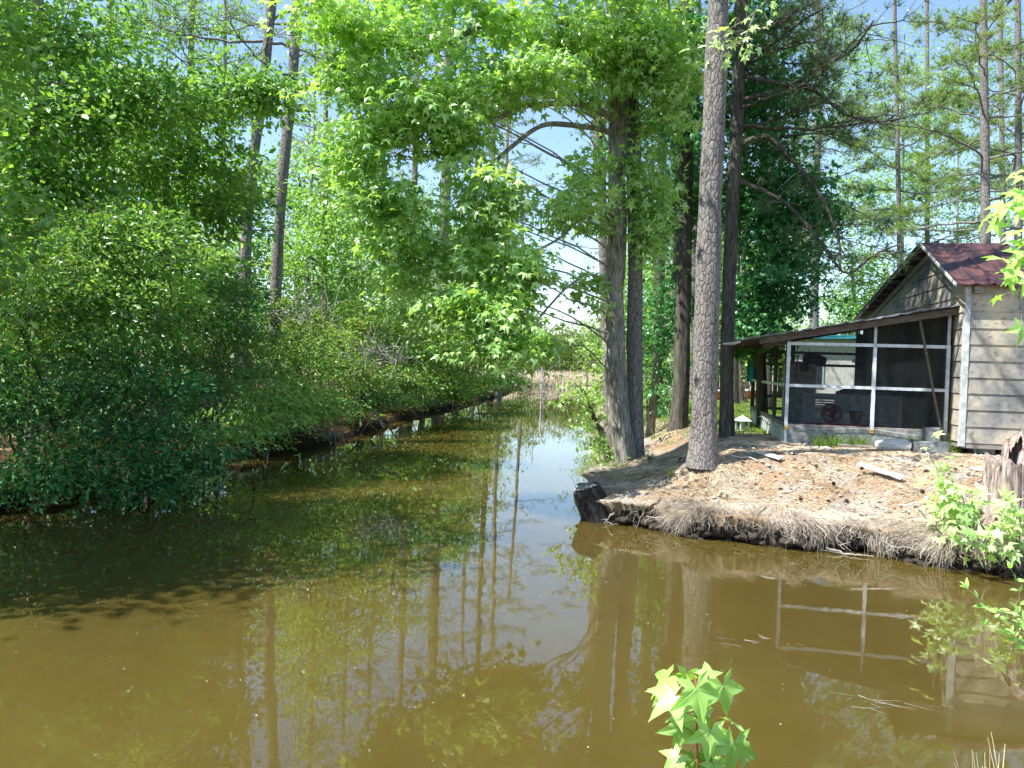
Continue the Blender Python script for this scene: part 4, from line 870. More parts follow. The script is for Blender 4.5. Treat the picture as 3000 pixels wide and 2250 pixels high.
# ------------------------------------------------------------------ left bank shrubs
sh = [('dark glossy shrub at the left edge overhanging the water', (60,1430,12.6), [PB(60,1180,12.4,200,150,.9,130), PB(150,1330,12,170,90,.7,75), PB(30,1400,11.8,150,60,.5,50)], 'shadeleaf', 201),
  ('tall wax myrtle with rusty new tips at the far left', (120,1400,13.4), [PB(110,850,13.2,210,150,1,150), PB(60,1020,12.8,170,140,.9,100), PB(230,700,13.6,150,90,.9,75)], 'myrtle', 202),
  ('tall myrtle with yellow tips in the middle of the left thicket', (400,1380,14.4), [PB(380,720,14.2,150,120,.9,95), PB(330,920,13.8,190,140,1,130), PB(500,860,14.6,150,150,.9,110)], 'mid', 203),
  ('rounded dark green shrub beneath the leaning pines', (620,1330,16.4), [PB(640,900,16.6,130,140,1,110), PB(560,1060,15.8,170,120,1,115), PB(690,1080,17,100,120,.8,75)], 'myrtle', 204),
  ('low drooping shrub touching the water left of the bare bank', (430,1420,13.8), [PB(420,1130,13.6,190,120,.9,120), PB(500,1270,13.2,170,70,.7,65), PB(330,1360,12.4,160,90,.6,70), PB(600,1320,13.8,90,60,.5,32), PB(480,1400,12.8,140,40,.4,36)], 'shadeleaf', 205),
  ('leafy low shrub over the bare bank below the leaning pines', (780,1300,18.6), [PB(760,1190,18.2,110,50,.7,40), PB(700,1240,17,90,60,.6,34), PB(830,1150,19.5,110,60,.8,44)], 'mid', 206),
  ('twiggy olive shrub right of the leaning pines', (860,1270,22), [PB(860,960,22,120,120,1.1,90), PB(900,1090,21.5,110,90,1,70), PB(800,1080,21,80,100,.8,50)], 'myrtle_gold', 207),
  ('broad olive shrub with bare twigs left of the stout trunk', (1050,1240,27), [PB(1040,960,27,130,110,1.3,100), PB(1060,1090,26,120,90,1.1,80), PB(960,1050,25,100,110,1.1,70)], 'myrtle_gold', 208),
  ('yellow topped shrub in front of the stout sunlit trunk', (1230,1210,33), [PB(1230,990,33,110,80,1.3,85), PB(1200,1090,32,110,70,1.3,75), PB(1330,1060,37,90,80,1.3,60)], 'myrtle_gold', 209),
  ('green shrub at the water right of the stout sunlit trunk', (1400,1170,46), [PB(1390,1060,46,90,70,1.5,60), PB(1460,1080,50,70,60,1.5,46), PB(1350,1130,42,70,40,1,34)], 'myrtle', 210),
  ('last dark shrub on the point of the left bank', (1515,1140,66), [PB(1500,1085,66,60,42,1.6,44), PB(1535,1105,72,40,28,1.4,26)], 'myrtle', 211),
  ('low green shrub spilling over the bank below the left olive shrub', (850,1270,21.5), [PB(840,1200,21,110,45,.7,80), PB(930,1180,22,90,45,.7,70), PB(760,1230,19.5,80,40,.6,60)], 'mid', 215),
  ('low shrub spilling over the bank below the broad olive shrub', (1060,1235,26.5), [PB(1030,1165,26,110,50,.9,80), PB(1130,1160,28,90,45,.9,70), PB(1210,1150,31,80,40,.9,60)], 'myrtle', 216),
  ('low shrub at the water below the stout sunlit trunk', (1330,1185,38), [PB(1300,1130,38,90,35,1.1,70), PB(1400,1120,45,70,30,1.1,50), PB(1470,1115,56,60,26,1.2,44)], 'myrtle_gold', 217),
  ('shaded shrub behind the low drooping shrub', (250,1380,16.5), [PB(220,1060,16.5,180,150,1,95), PB(330,1180,15.8,150,110,.9,60)], 'shadeleaf', 212),
  ('dark inner shrub behind the bare bank', (800,1240,24), [PB(760,1060,24,110,110,1.1,60), PB(680,960,23,100,110,1.1,55), PB(560,1150,20,110,110,1,55)], 'shadeleaf', 213),
  ('dense background shrub between the olive shrubs', (1120,1200,38), [PB(1120,1000,38,140,100,1.6,90), PB(960,900,36,120,90,1.6,70), PB(1260,900,44,120,100,1.6,70)], 'mid', 214)]
for lab, b, bl, lf, sd_ in sh:
    D = b[2]; big = D > 30
    shrub('shrub', lab, b, bl, M[lf], sd_, size={201:.115, 202:.115, 203:.12, 204:.10, 205:.11}.get(sd_, .12) if D < 20 else (.13 if D < 30 else .2), tmpl=OVAL if not big else RHOMB, rs=.50 if D < 20 else (.52 if not big else .7), m=70, flat=.34, twigs=70 if not big else 30)

# ------------------------------------------------------------------ far shore
rg = np.random.default_rng(31); mb = MB()
n = 26000; x = rg.uniform(-6, 60, n); y = rg.uniform(86, 112, n); s_ = sdf(x, y); k = s_ > -.1; x = x[k]; y = y[k]
x2 = rg.uniform(1.0, 6.5, 5000); y2 = rg.uniform(66, 92, 5000); s2 = sdf(x2, y2); k = (s2 > -.1) & (s2 < 3); x = np.concatenate([x, x2[k]]); y = np.concatenate([y, y2[k]])
h = rg.uniform(1.0, 1.9, len(x)) * (.75 + .5*vn(x, y, .25, 5)); b = np.stack([x, y, gz(x, y)-.02], 1); ln = rg.normal(size=(len(x), 2))*.16*h[:, None]
P = np.stack([b, b+np.stack([ln[:,0]*.4, ln[:,1]*.4, h*.55], 1), b+np.stack([ln[:,0], ln[:,1], h], 1)], 1)
mb.strands(P, np.array([[.035,.028,.008]])*np.ones((len(x),1)), 3); tag(mb.build('marsh_reeds', M['reed']), kind='stuff')
# far wood beyond the marsh reads as one mass
bl = []; tr = MB()
for k in range(170):
    x = rg.uniform(-45, 85) if k < 110 else rg.uniform(0, 26); y = rg.uniform(116, 150); hh = rg.uniform(7, 12.5) * (1.0 if x < 4 or x > 16 else .82); r_ = rg.uniform(1.6, 3)
    bl += [((x, y, hh*.62), (r_, r_, hh*.38), 26), ((x+rg.uniform(-1,1), y-1, hh*.28), (r_*1.1, r_, hh*.26), 16)]
    P = path([(x,y,.1),(x+.2,y,hh*.5),(x+.1,y,hh*.98)], 6); tr.tube(P, np.linspace(.11,.04,6), 5) if k % 3 == 0 else None
cm, _ = crown_mb(bl, rg, 1.0, 20, .42, RHOMB, .6)
o = cm.build('far_wood', [leaf_mat('far_leaf', (.07,.12,.03), (.11,.17,.045), (.16,.22,.06), .3, .6, .2), M['pale_bark']])
tag(o, kind='stuff'); o2 = tag(tr.build('far_wood_trunks', M['gum']), kind='stuff')

# ------------------------------------------------------------------ right bank litter, roots, stump
rg = np.random.default_rng(41)
def land(n, x0, x1, y0, y1, smin=.02, smax=99):
    x = rg.uniform(x0, x1, n); y = rg.uniform(y0, y1, n); s_ = sdf(x, y); k = (s_ > smin) & (s_ < smax); return x[k], y[k]
def needles(n, reg, L, r, lift=.012, dens=None, name='pine_straw', mat='straw', z=gz):
    x, y = land(n, *reg)
    if dens is not None: k = rg.uniform(0, 1, len(x)) < dens(x, y); x = x[k]; y = y[k]
    a = rg.uniform(0, 2*PI, len(x)); l_ = L*rg.uniform(.5, 1.2, len(x)); P = []
    cv = rg.uniform(-.25, .25, len(x))*l_
    for t_ in (-.5, 0, .5):
        xx = x+np.cos(a)*l_*t_ - np.sin(a)*cv*(1-4*t_*t_); yy = y+np.sin(a)*l_*t_ + np.cos(a)*cv*(1-4*t_*t_)
        P.append(np.stack([xx, yy, gz(xx, yy)+lift+rg.uniform(0, lift*1.6, len(x))], 1))
    mb = MB().strands(np.stack(P, 1), np.array([[r*.6, r, r*.4]])*np.ones((len(x),1)), 3)
    return tag(mb.build(name, M[mat]), kind='stuff')
needles(60000, (1.6, 10, 9.0, 17.5, .12), .17, .0028, dens=lambda x, y: np.clip(.5+2.6*vn(x, y, 1.9, 1)+1.2*vn(x, y, 5, 2), .04, 1))
# left bank leaf litter
x, y = land(16000, -12, -2.5, 9, 34, .1, 5); C = np.stack([x, y, gz(x, y)+.015], 1)
mb = MB().leaves(C, rg.normal(size=C.shape)*np.array((1,1,.2)), np.array((0,0,1))+rg.normal(size=C.shape)*.35, rg.uniform(.05,.11,len(x)), WIDE); tag(mb.build('leaf_litter', leaf_mat('dry_leaf', (.07,.035,.017), (.15,.08,.035), (.26,.15,.07), .1, .7, .15)), kind='stuff')
x, y = land(2600, 1.8, 9.5, 9.2, 16, .3, 9); C = np.stack([x, y, gz(x, y)+.02], 1)
mb = MB().leaves(C, rg.normal(size=C.shape)*np.array((1,1,.2)), np.array((0,0,1))+rg.normal(size=C.shape)*.5, rg.uniform(.04,.10,len(x)), WIDE); tag(mb.build('bark_flakes', leaf_mat('bark_chip', (.10,.075,.06), (.30,.24,.19), (.55,.49,.42), .05, .8, .1)), kind='stuff')
# hanging root fringe under the lip of the right bank
def along(P_, n):
    P_ = np.array(P_); L = np.concatenate([[0], np.cumsum(np.linalg.norm(np.diff(P_, axis=0), axis=1))]); u_ = rg.uniform(0, L[-1], n)
    return np.stack([np.interp(u_, L, P_[:, 0]), np.interp(u_, L, P_[:, 1])], 1)
front = SR[3:12]
def fringe(n, rmin, rmax, name, dmin=.02, dmax=.36, back=.5, mat='rootm', lo=.0):
    q = along(front[::-1], n*2); e_ = .05
    g = np.stack([sdf(q[:,0]+e_, q[:,1])-sdf(q[:,0]-e_, q[:,1]), sdf(q[:,0], q[:,1]+e_)-sdf(q[:,0], q[:,1]-e_)], 1); g = nrm(g)
    s_ = sdf(q[:,0], q[:,1]); q = q - g*s_[:, None]                       # onto the true noisy shoreline
    gap = vn(q[:,0], q[:,1], 2.6, 31) ; k = rg.uniform(0,1,len(q)) < np.clip(.6+2.2*gap, .08, 1)*np.where(q[:,0] < 1.95, .15, 1); q = q[k][:n]; g = g[k][:n]; m_ = len(q)
    tdir = np.stack([-g[:,1], g[:,0]], 1)
    d0 = rg.uniform(.10, back, m_); out = rg.uniform(.02, .20, m_); drop = dmin + (dmax-dmin)*np.clip(rg.uniform(0, 1, m_)**.55 + .9*vn(q[:,0]*1.7, q[:,1]*1.7, 3, 12), 0, 1.15); side = rg.normal(size=m_)*.05 + .5*vn(q[:,0]*4, q[:,1]*4, 1, 44)
    low = np.where(rg.uniform(0,1,m_) < .35, rg.uniform(.03,.2,m_), 0); K = 8; P = []; wig = np.cumsum(rg.normal(size=(8, m_, 3))*.014, axis=0)
    for t_ in np.linspace(0, 1, K):
        ins = d0*(1-t_)**1.6 - out*np.minimum(t_*1.7, 1)
        xy = q + g*ins[:, None] + tdir*(side*t_ + rg.normal(size=m_)*.012*t_)[:, None]
        zt = gz(q[:,0]+g[:,0]*d0, q[:,1]+g[:,1]*d0) + .02 - low
        zz = zt + (np.maximum(drop, .02) - zt)*t_**1.5 + rg.normal(size=m_)*.006
        P.append(np.stack([xy[:,0], xy[:,1], zz], 1) + wig[len(P)]*t_)
    r = rg.uniform(rmin, rmax, m_)[:, None]*np.linspace(1, .35, K)[None]
    return MB().strands(np.stack(P, 1), r, 3)
mbf = fringe(6500, .0014, .0036, '', .02, .44, .55); tag(mbf.build('root_fringe', M['rootm']), kind='stuff')
mbf = fringe(150, .006, .012, '', -.03, .3, .7); tag(mbf.build('hanging_roots', M['rootm']), kind='stuff')
labs = ['long pale root sweeping down from the bank near the pilings', 'forked pale root at the foot of the leaning stump', 'thin root dipping into the water near the grey stump', 'crooked root sticking out of the undercut right of centre', 'curved bare root under the lip of the bank centre',
  'bundle root beside the hollow in the bank', 'pale root lying at the waterline below the white plank', 'arched twig above the undercut near the grey stump']
rts = [[(1920,1520),(1960,1545),(2000,1560),(2010,1572)], [(1800,1500),(1780,1520),(1768,1532)], [(2775,1610),(2780,1640),(2768,1680)], [(2480,1540),(2460,1560),(2450,1590),(2475,1610)], [(2360,1520),(2340,1560),(2300,1600)],
  [(2560,1560),(2600,1600),(2680,1610),(2740,1600)], [(2420,1605),(2480,1622),(2560,1630)], [(2690,1490),(2740,1540),(2790,1600),(2860,1610)]]
for lab, pts in zip(labs, rts):
    xs = [p_[0] for p_ in pts]; Dn = [onz(p_[0], 1532+(p_[0]-1800)*.129, 0)[1]-.12 for p_ in pts]
    P = path([at(p_[0], p_[1], d_) for p_, d_ in zip(pts, Dn)], 14); P[1:-1] += rg.normal(size=P[1:-1].shape)*.01
    mb = MB().tube(P, np.linspace(.015, .006, 14), 6, .3, int(rg.integers(99)))
    for q in range(3): i_ = rg.integers(4, 12); mb.tube(bez(P[i_], P[i_]+rg.normal(size=3)*np.array((.12,.05,.1))+np.array((0,-.05,-.05)), rg, 6), np.linspace(.009,.003,6), 4)
    tag(mb.build('root', M['greywood'], smooth=True), lab, 'root')
def rest(px, py, D): p = at(px, py, D); p[2] = float(gz(p[0], p[1])); return p
def gpx(px, py):
    D = 14.0
    for _ in range(40):
        p = at(px, py, D); zt = float(gz(p[0], p[1])); q = onz(px, py, zt); D = .6*D + .4*float(q[1])
    return at(px, py, D)
# leaning stump (old piling): shade put into the near-black body colour, lit top paler
b = onz(1752, 1525, -.05); b[1] -= .22; tp = at(1716, 1428, b[1]-.02)
P = path([b+np.array((.03,0,-.25)), b, (b+tp)/2+np.array((.02,0,0)), tp], 14)
mb = MB().tube(P, np.array([.2]*4+[.2,.2,.2,.2,.195,.195,.19,.19,.185,.17])*1.12, 22, .22, 6)
pn = thing('stump', 'black shaded stump leaning over the creek at the corner of the bank', 'stump', b)
mb.build('body', wood('shaded_wood', (.012,.01,.009), (.035,.03,.027), (.09,.085,.08), axis=(6,6,1)), pn, b, True)
MB().tube([P[-1]+np.array((-.005,0,.0)), P[-1]+np.array((-.012,0,.022))], [.165,.13], 18, .2, 8).build('top', M['greywood'], pn, b)
# big weathered stump right
b = onz(2990, 1560, .45); b[1] += .25
sp = thing('stump', 'large ragged grey stump at the right edge behind the leafy sapling', 'stump', b)
an = np.linspace(0, 2*PI, 64, endpoint=False); rows = 26; V = []
hs_ = .80 + .30*sstep(np.cos(an), -.1, .3) + .28*vn(np.cos(an)*2.2, np.sin(an)*2.2, 1, 4) + .22*vn(np.cos(an)*6, np.sin(an)*6, 1, 8) + .12*(np.cos(an-.2) > .3)
for r_ in range(rows):
    u_ = r_/(rows-1); rad = .27*(1 + .55*(1-u_)**3 + .30*vn(np.cos(an)*3, np.sin(an)*3+u_*.8, 1, 2) + .16*vn(np.cos(an)*11, np.sin(an)*11+u_*1.3, 1, 5) + .08*vn(np.cos(an)*20, np.sin(an)*20+u_*4, 1, 6))
    V.append(np.stack([np.cos(an)*rad*1.15, np.sin(an)*rad, -.35+u_*(hs_+.35)], 1))
for r_, f_, dz_ in ((rows, .7, -.06), (rows+1, .35, -.16)): V.append(V[rows-1]*np.array((f_, f_, 1))+np.array((0,0,dz_)))
V = np.concatenate(V); R_ = rows+2; F = [(r_*64+k, r_*64+(k+1) % 64, (r_+1)*64+(k+1) % 64, (r_+1)*64+k) for r_ in range(R_-1) for k in range(64)]
def stump_mat():
    t = NT('rotten_stump'); n = t.noise(t.co((7,7,1)), 3.5, 6, .65, .6); n2 = t.noise(t.co(), 9, 4)
    c = t.ramp(n, [(.34, (.08,.055,.05)), (.48, (.30,.23,.19)), (.66, (.55,.48,.44))]); c = t.mix(t.ramp(n2, [(.5,(0,0,0)),(.7,(.7,.7,.7))]), c, (.30,.20,.14))
    t.bump(n, .9, .03); return t.base(c, .95, .1)
M['stump'] = stump_mat()
MB().add(V, F).build('body', M['stump'], sp, smooth=True)
mb = MB()
for k in range(7):
    a = -PI/2 + (k-3)*.42; P = path([(math.cos(a)*.26, math.sin(a)*.26, .1), (math.cos(a)*.5, math.sin(a)*.45, -.05), (math.cos(a)*.7+.1*math.sin(k*3), math.sin(a)*.7, -.3)], 10)
    P = P; mb2 = MB().tube(P, np.linspace(.09,.035,10), 9, .3, k).build('root', M['stump'], sp, smooth=True)
# boards, sticks, cones on the bank
items = [('plank', 'white sunlit board propped on the bank below the porch', (2578,1398), (.34,.085,.022), -.75, .22, 'bleached'),
  ('plank', 'short pale board lying right of the big pine', (2252,1345), (.26,.055,.03), -1.0, .12, 'bleached'),
  ('plank', 'small white splinter standing in the straw near the edge', (2112,1465), (.12,.025,.012), 1.5, .5, 'bleached'),
  ('plank', 'short pale chunk lodged in the bank above the undercut', (2612,1565), (.12,.06,.03), .9, .5, 'bleached'),
  ('plank', 'bleached board lying left of the ragged stump', (2882,1385), (.20,.05,.02), -.8, .05, 'bleached'),
  ('plank', 'flat grey board by the leafy sapling top', (2725,1382), (.11,.05,.025), -.3, .1, 'greywood'),
  ('plank', 'grey scrap of wood between the boards on the bank', (2420,1320), (.10,.05,.02), .4, .1, 'bleached')]
for nm, lab, (px, py), (l_, w_, h_), rz, ry, mt in items:
    p = gpx(px, py); r = random.Random(px); bx_ = MB()
    xs = np.linspace(-l_, l_, 9); up_ = [ (x_, w_*(1+.25*r.uniform(-1,1)), h_*(1+.3*r.uniform(-1,1))) for x_ in xs]
    V = []; 
    for x_, ww, hh in up_: V += [(x_, -ww, 0), (x_, ww, 0), (x_, ww*.95, hh), (x_, -ww*.95, hh)]
    F = [(r_*4+k, r_*4+(k+1) % 4, (r_+1)*4+(k+1) % 4, (r_+1)*4+k) for r_ in range(8) for k in range(4)] + [(3,2,1,0), (32,33,34,35)]
    bx_.add(V, F); o = bx_.build(nm, M[mt]); o.location = [float(p[0]), float(p[1]), float(p[2])+.03+abs(math.sin(ry))*l_*.9]; o.rotation_euler = (.15, ry, rz); tag(o, lab, 'board')
st = [('long thin stick lying across the bank above the sapling', (2610,1350), .35, .05, .012), ('dark twig beside the blue scrap near the concrete slab', (2700,1330), .16, .8, .016), ('pale stick lying near the foot of the big pine', (2180,1345), .22, -.5, .012), ('thin branch lying low on the right slope', (2720,1480), .4, -.8, .008), ('small stick left of the big pine foot', (1960,1400), .2, 1.0, .01), ('bent stick near the middle of the bank', (2330,1440), .2, .3, .008)]
for lab, (px, py), l_, rz, r_ in st:
    p = gpx(px, py); xs = np.linspace(-l_, l_, 9); X_ = p[0]+xs*math.cos(rz); Y_ = p[1]+xs*math.sin(rz)+.03*np.sin(xs*9); P = np.stack([X_, Y_, gz(X_, Y_)+.03+.01*np.sin(xs*20)], 1)
    tag(MB().tube(P, np.linspace(r_, r_*.5, 9), 6, .2, px).build('stick', M['bleached'] if 'dark' not in lab else M['oldwood'], smooth=True), lab, 'stick')
p = gpx(2738, 1312); xs = np.linspace(0, 2*PI*2, 40); tag(MB().tube(np.stack([p[0]+.14*np.cos(xs)*(1+.3*np.sin(xs*1.7)), p[1]-.1+.08*np.sin(xs), p[2]+.05+.03*np.sin(xs*2.3)], 1), .014, 6).build('rope', M['blue'], smooth=True), 'tangle of blue rope below the concrete slab', 'rope')
def cone_mb(s_=.032):
    mb = MB(); mb.tube([(0,0,0),(0,0,s_*.6),(0,0,s_*1.3),(0,0,s_*1.9)], [s_*.35,s_*.6,s_*.5,s_*.1], 8)
    for k in range(46):
        z_ = s_*1.8*(k/46); a = k*2.4; R_ = s_*(.85*math.sin(PI*(.18+.78*k/46))+.12); d = np.array((math.cos(a), math.sin(a), .35))
        mb.leaves(np.array([[math.cos(a)*R_*.4, math.sin(a)*R_*.4, z_]]), d[None], np.array([[0,0,1.]]), np.array([R_*.8]), WIDE*np.array((1,1.1,1)))
    return mb
c0 = None
cps = [(2440,1425),(2340,1470),(2700,1450),(2290,1400),(2530,1380),(1935,1290),(1990,1350),(2385,1372),(2480,1475)]
for k, (px, py) in enumerate(cps):
    p = gpx(px, py)
    if c0 is None: c0 = cone_mb().build('pine_cone', M['cone']); o = c0
    else: o = c0.copy(); COL.objects.link(o)
    o.location = [float(p[0]), float(p[1]), float(p[2])+.04]; o.rotation_euler = (1.3, .3*k, k*1.1); tag(o, 'small dark pine cone lying in the straw on the right bank', 'pine cone', 'pine cones scattered on the bank')
# weeds and grass
def grass(n, reg, L, r, name, mat='grass', dens=None, pts=None):
    if pts is None: x, y = land(n, *reg)
    else: x, y = pts
    if dens is not None: k = rg.uniform(0,1,len(x)) < dens(x, y); x = x[k]; y = y[k]
    h = L*rg.uniform(.5,1.2,len(x)); b = np.stack([x,y,gz(x,y)-.01],1); ln = rg.normal(size=(len(x),2))*.35*h[:,None]
    P = np.stack([b, b+np.stack([ln[:,0]*.3, ln[:,1]*.3, h*.55],1), b+np.stack([ln[:,0],ln[:,1],h*.95],1)],1)
    return tag(MB().strands(P, np.array([[r,r*.8,r*.2]])*np.ones((len(x),1)), 3).build(name, M[mat]), kind='stuff')
grass(30000, (3.5, 12, 17.5, 34, .3), .10, .006, 'lawn_grass', dens=lambda x, y: np.clip(.8+vn(x,y,.9,3),.2,1))
u_ = rg.uniform(0, 1, 1500); v_ = rg.uniform(0, 1, 1500); a_ = PA + .1 + u_*3.0; b_ = .5 - v_*.45; dn = (vn(a_*3, b_*2, 1, 4) > -.02)
W_ = np.array([L2W(q, w_, 0) for q, w_ in zip(a_[dn], b_[dn])]); grass(0, None, .26, .004, 'porch_weeds', pts=(W_[:,0], W_[:,1]))
q = along(SR[13:17], 700); q += rg.normal(size=q.shape)*np.array((.10,.3)) ; P = np.stack([q[:,0], q[:,1], 0*q[:,0]-.05], 1); h = rg.uniform(.2,.6,len(q)); ln = rg.normal(size=(len(q),2))*.1
P = np.stack([P, P+np.stack([ln[:,0]*.4, ln[:,1]*.4, h*.6],1), P+np.stack([ln[:,0],ln[:,1],h],1)],1)
tag(MB().strands(P, np.array([[.006,.005,.002]])*np.ones((len(q),1)), 3).build('water_grass', M['reed']), kind='stuff')
for lab, (px, py), n_, h_ in (('small seedling in the straw left of the big pine', (1960,1400), 9, .14), ('yellow green weed at the foot of the porch centre post', (2560,1290), 14, .35), ('weed growing left of the bleached log', (2590,1300), 12, .3), ('green weed between the log and the concrete slab', (2690,1300), 12, .28), ('low weed under the corner of the shed', (2850,1305), 10, .2), ('leafy seedling beside the foot of the double trunk', (1905,1348), 12, .15)):
    p = gpx(px, py); t = thing('weed', lab, 'weed', p); th = rg.uniform(0, 2*PI, n_); P = []; C = []; T = []
    for a in th:
        e_ = np.array((math.cos(a)*h_*.35, math.sin(a)*h_*.35, h_*rg.uniform(.6,1.1))); P.append(bez((0,0,-.03), e_, rg, 5, 0, .15))
        for s_ in range(5): C.append(P[-1][rg.integers(1,5)]); T.append((math.cos(a+rg.uniform(-2,2)), math.sin(a+rg.uniform(-2,2)), .4))
    MB().strands(np.array(P), np.full((n_,5), .003), 3).build('stems', M['grass'], t)
    MB().leaves(np.array(C), np.array(T), np.array((0,0,1.))+rg.normal(size=(len(C),3))*.3, rg.uniform(.04,.08,len(C)), OVAL).build('leaves', M['lime'], t)

# ------------------------------------------------------------------ fallen sticks on the left bank
for lab, pts, D0, D1, r_ in (('pale dead branch sloping from the left bank into the water', [(1085,1205),(1105,1225),(1125,1252)], 27.5, 25.6, .06), ('white fallen limb lying on the left bank below the olive shrub', [(940,1215),(980,1207),(1010,1200)], 26, 27, .05),
      ('bare branch dipping into the shadowed water at the left', [(625,1440),(660,1405),(690,1378)], 14.2, 15.6, .03), ('thin grey stem of a dead sapling at the far left', [(130,1290),(138,1180),(142,1110),(130,1050)], 12.6, 12.9, .035),
      ('thin dead stick standing in the creek below the bare bank', [(985,1310),(980,1240),(975,1190)], 22.4, 22.4, .02), ('pale log resting at the waterline of the far left bank', [(1395,1140),(1415,1137),(1440,1136)], 50, 51, .08)):
    n_ = len(pts); P = path([at(a, b, D0+(D1-D0)*k/(n_-1)) for k, (a, b) in enumerate(pts)], 12); P[1:-1] += rg.normal(size=P[1:-1].shape)*.012
    mb = MB().tube(P, np.linspace(r_, r_*.5, 12), 8, .3, 5)
    for q in range(3): i_ = rg.integers(3, 11); mb.tube(bez(P[i_], P[i_]+rg.normal(size=3)*.35*np.array((1,.6,.8)), rg, 6), np.linspace(r_*.35, .004, 6), 5)
    tag(mb.build('dead_branch', M['pale_bark'], smooth=True), lab, 'dead branch')
# bare twig tangles in the olive shrubs
for lab, (px, py, D), n_ in (('tangle of bare grey twigs in front of the broad olive shrub', (1130,1010,24), 60), ('tangle of bare twigs over the left olive shrub', (900,900,21), 45), ('fine dead twigs at the water by the last shrubs', (1590,1120,72), 50), ('bare roots and twigs hanging over the dark left bank', (930,1240,22.5), 60)):
    c = at(px, py, D); sc_ = D/24; P = []
    for k in range(n_):
        a = c + rg.normal(size=3)*np.array((.5,.3,.15))*sc_ - np.array((0,0,.4))*sc_; P.append(bez(a, a + rg.normal(size=3)*np.array((.6,.3,.5))*sc_ + np.array((0,0,.35))*sc_, rg, 7, .25, .3))
    tag(MB().strands(np.array(P), np.linspace(.014,.004,7)[None]*sc_*np.ones((n_,1)), 4).build('twigs', M['pale_bark']), lab, 'twigs')

# ------------------------------------------------------------------ near foliage
def star_leaf(mb, p, tip, nml, s_):
    """a real lobed sweetgum leaf: folded lobes around a centre"""
    tip = nrm(np.array(tip, float)); sd_ = nrm(np.cross(nml, tip)); nm = np.cross(tip, sd_); V = [p]; F = []
    ring = []
    for lobe, ln_, wd in ((-128,.62,27), (-62,.92,27), (0,1.0,27), (62,.92,27), (128,.62,27)):
        for da, f_ in ((-31, .34), (-wd*.78, .54), (-wd*.52, .66), (-wd*.24, .82), (-wd*.09, .93), (0, 1.06), (wd*.09, .93), (wd*.24, .82), (wd*.52, .66), (wd*.78, .54)):
            ring.append((lobe+da, ln_*f_ if f_ > .5 else .46))
    ring.append((150,.34)); ring = sorted(ring)
    for a, r_ in ring:
        x_ = r_*math.cos(math.radians(a)); y_ = r_*math.sin(math.radians(a)); nearest = min(abs(a-l) for l in (-128,-62,0,62,128))
        V.append(p + s_*(tip*x_ + sd_*y_ + nm*(-.27*r_*r_ + .0022*nearest*r_ + .05*math.sin(a*.06+p[0]*90))))
    n_ = len(ring)
    for k in range(n_-1): F.append((0, k+1, k+2))
    mb.add(np.array(V), F)
def vein_leaf_mat(name, c1, c2):
    m = leaf_mat(name, c1, c2, tuple(x*1.15 for x in c2), .36, .30, .55); return m
M['nearleaf'] = vein_leaf_mat('near_sweetgum_leaf', (.22,.42,.06), (.38,.60,.16))
M['petiole'] = plain('red_petiole', (.35,.16,.07), .5, .3)
def sprig(name, label, stemP, leavesL, cat='sapling', r=.006):
    b = stemP[0]; t = thing(name, label, cat, b); P = path(stemP, 16); MB().tube(P, np.linspace(r, r*.5, 16), 8, .1, 2).build('stem', M['petiole'], t, b, True)
    lm = MB(); pm = MB(); vm = MB(); A = P
    for c, tip, nml, s_ in leavesL:
        c = np.array(c); tip = nrm(np.array(tip, float)); star_leaf(lm, c, tip, np.array(nml, float), s_)
        q = A[np.argmin(np.linalg.norm(A-c-np.array((0,0,-.03)), axis=1))];
        sd_ = nrm(np.cross(nml, tip)); nm = np.cross(tip, sd_); n0 = len(lm.M)
        for a in (-62, 0, 62):
            r_ = .85; e_ = lambda f_: c + s_*(tip*r_*f_*math.cos(math.radians(a)) + sd_*r_*f_*math.sin(math.radians(a)) + nm*(-.27*(r_*f_)**2 + .05*math.sin(a*.06+c[0]*90)*(f_ > 0))) + nm*.0014
            lm.tube(np.array([e_(0), e_(.35), e_(.7), e_(1)]), [.0009,.0007,.0005,.0003], 4, cap=False)
        for q_ in range(n0, len(lm.M)): lm.M[q_][:] = 1
        ps = path([q, (q+c)/2+np.array((0,0,.025)), c], 7); n0 = len(lm.M); lm.tube(ps, .0018, 5)
        for q_ in range(n0, len(lm.M)): lm.M[q_][:] = 2
    lm.build('leaves', [M['nearleaf'], M['young'], M['petiole']], t, b, True); return t
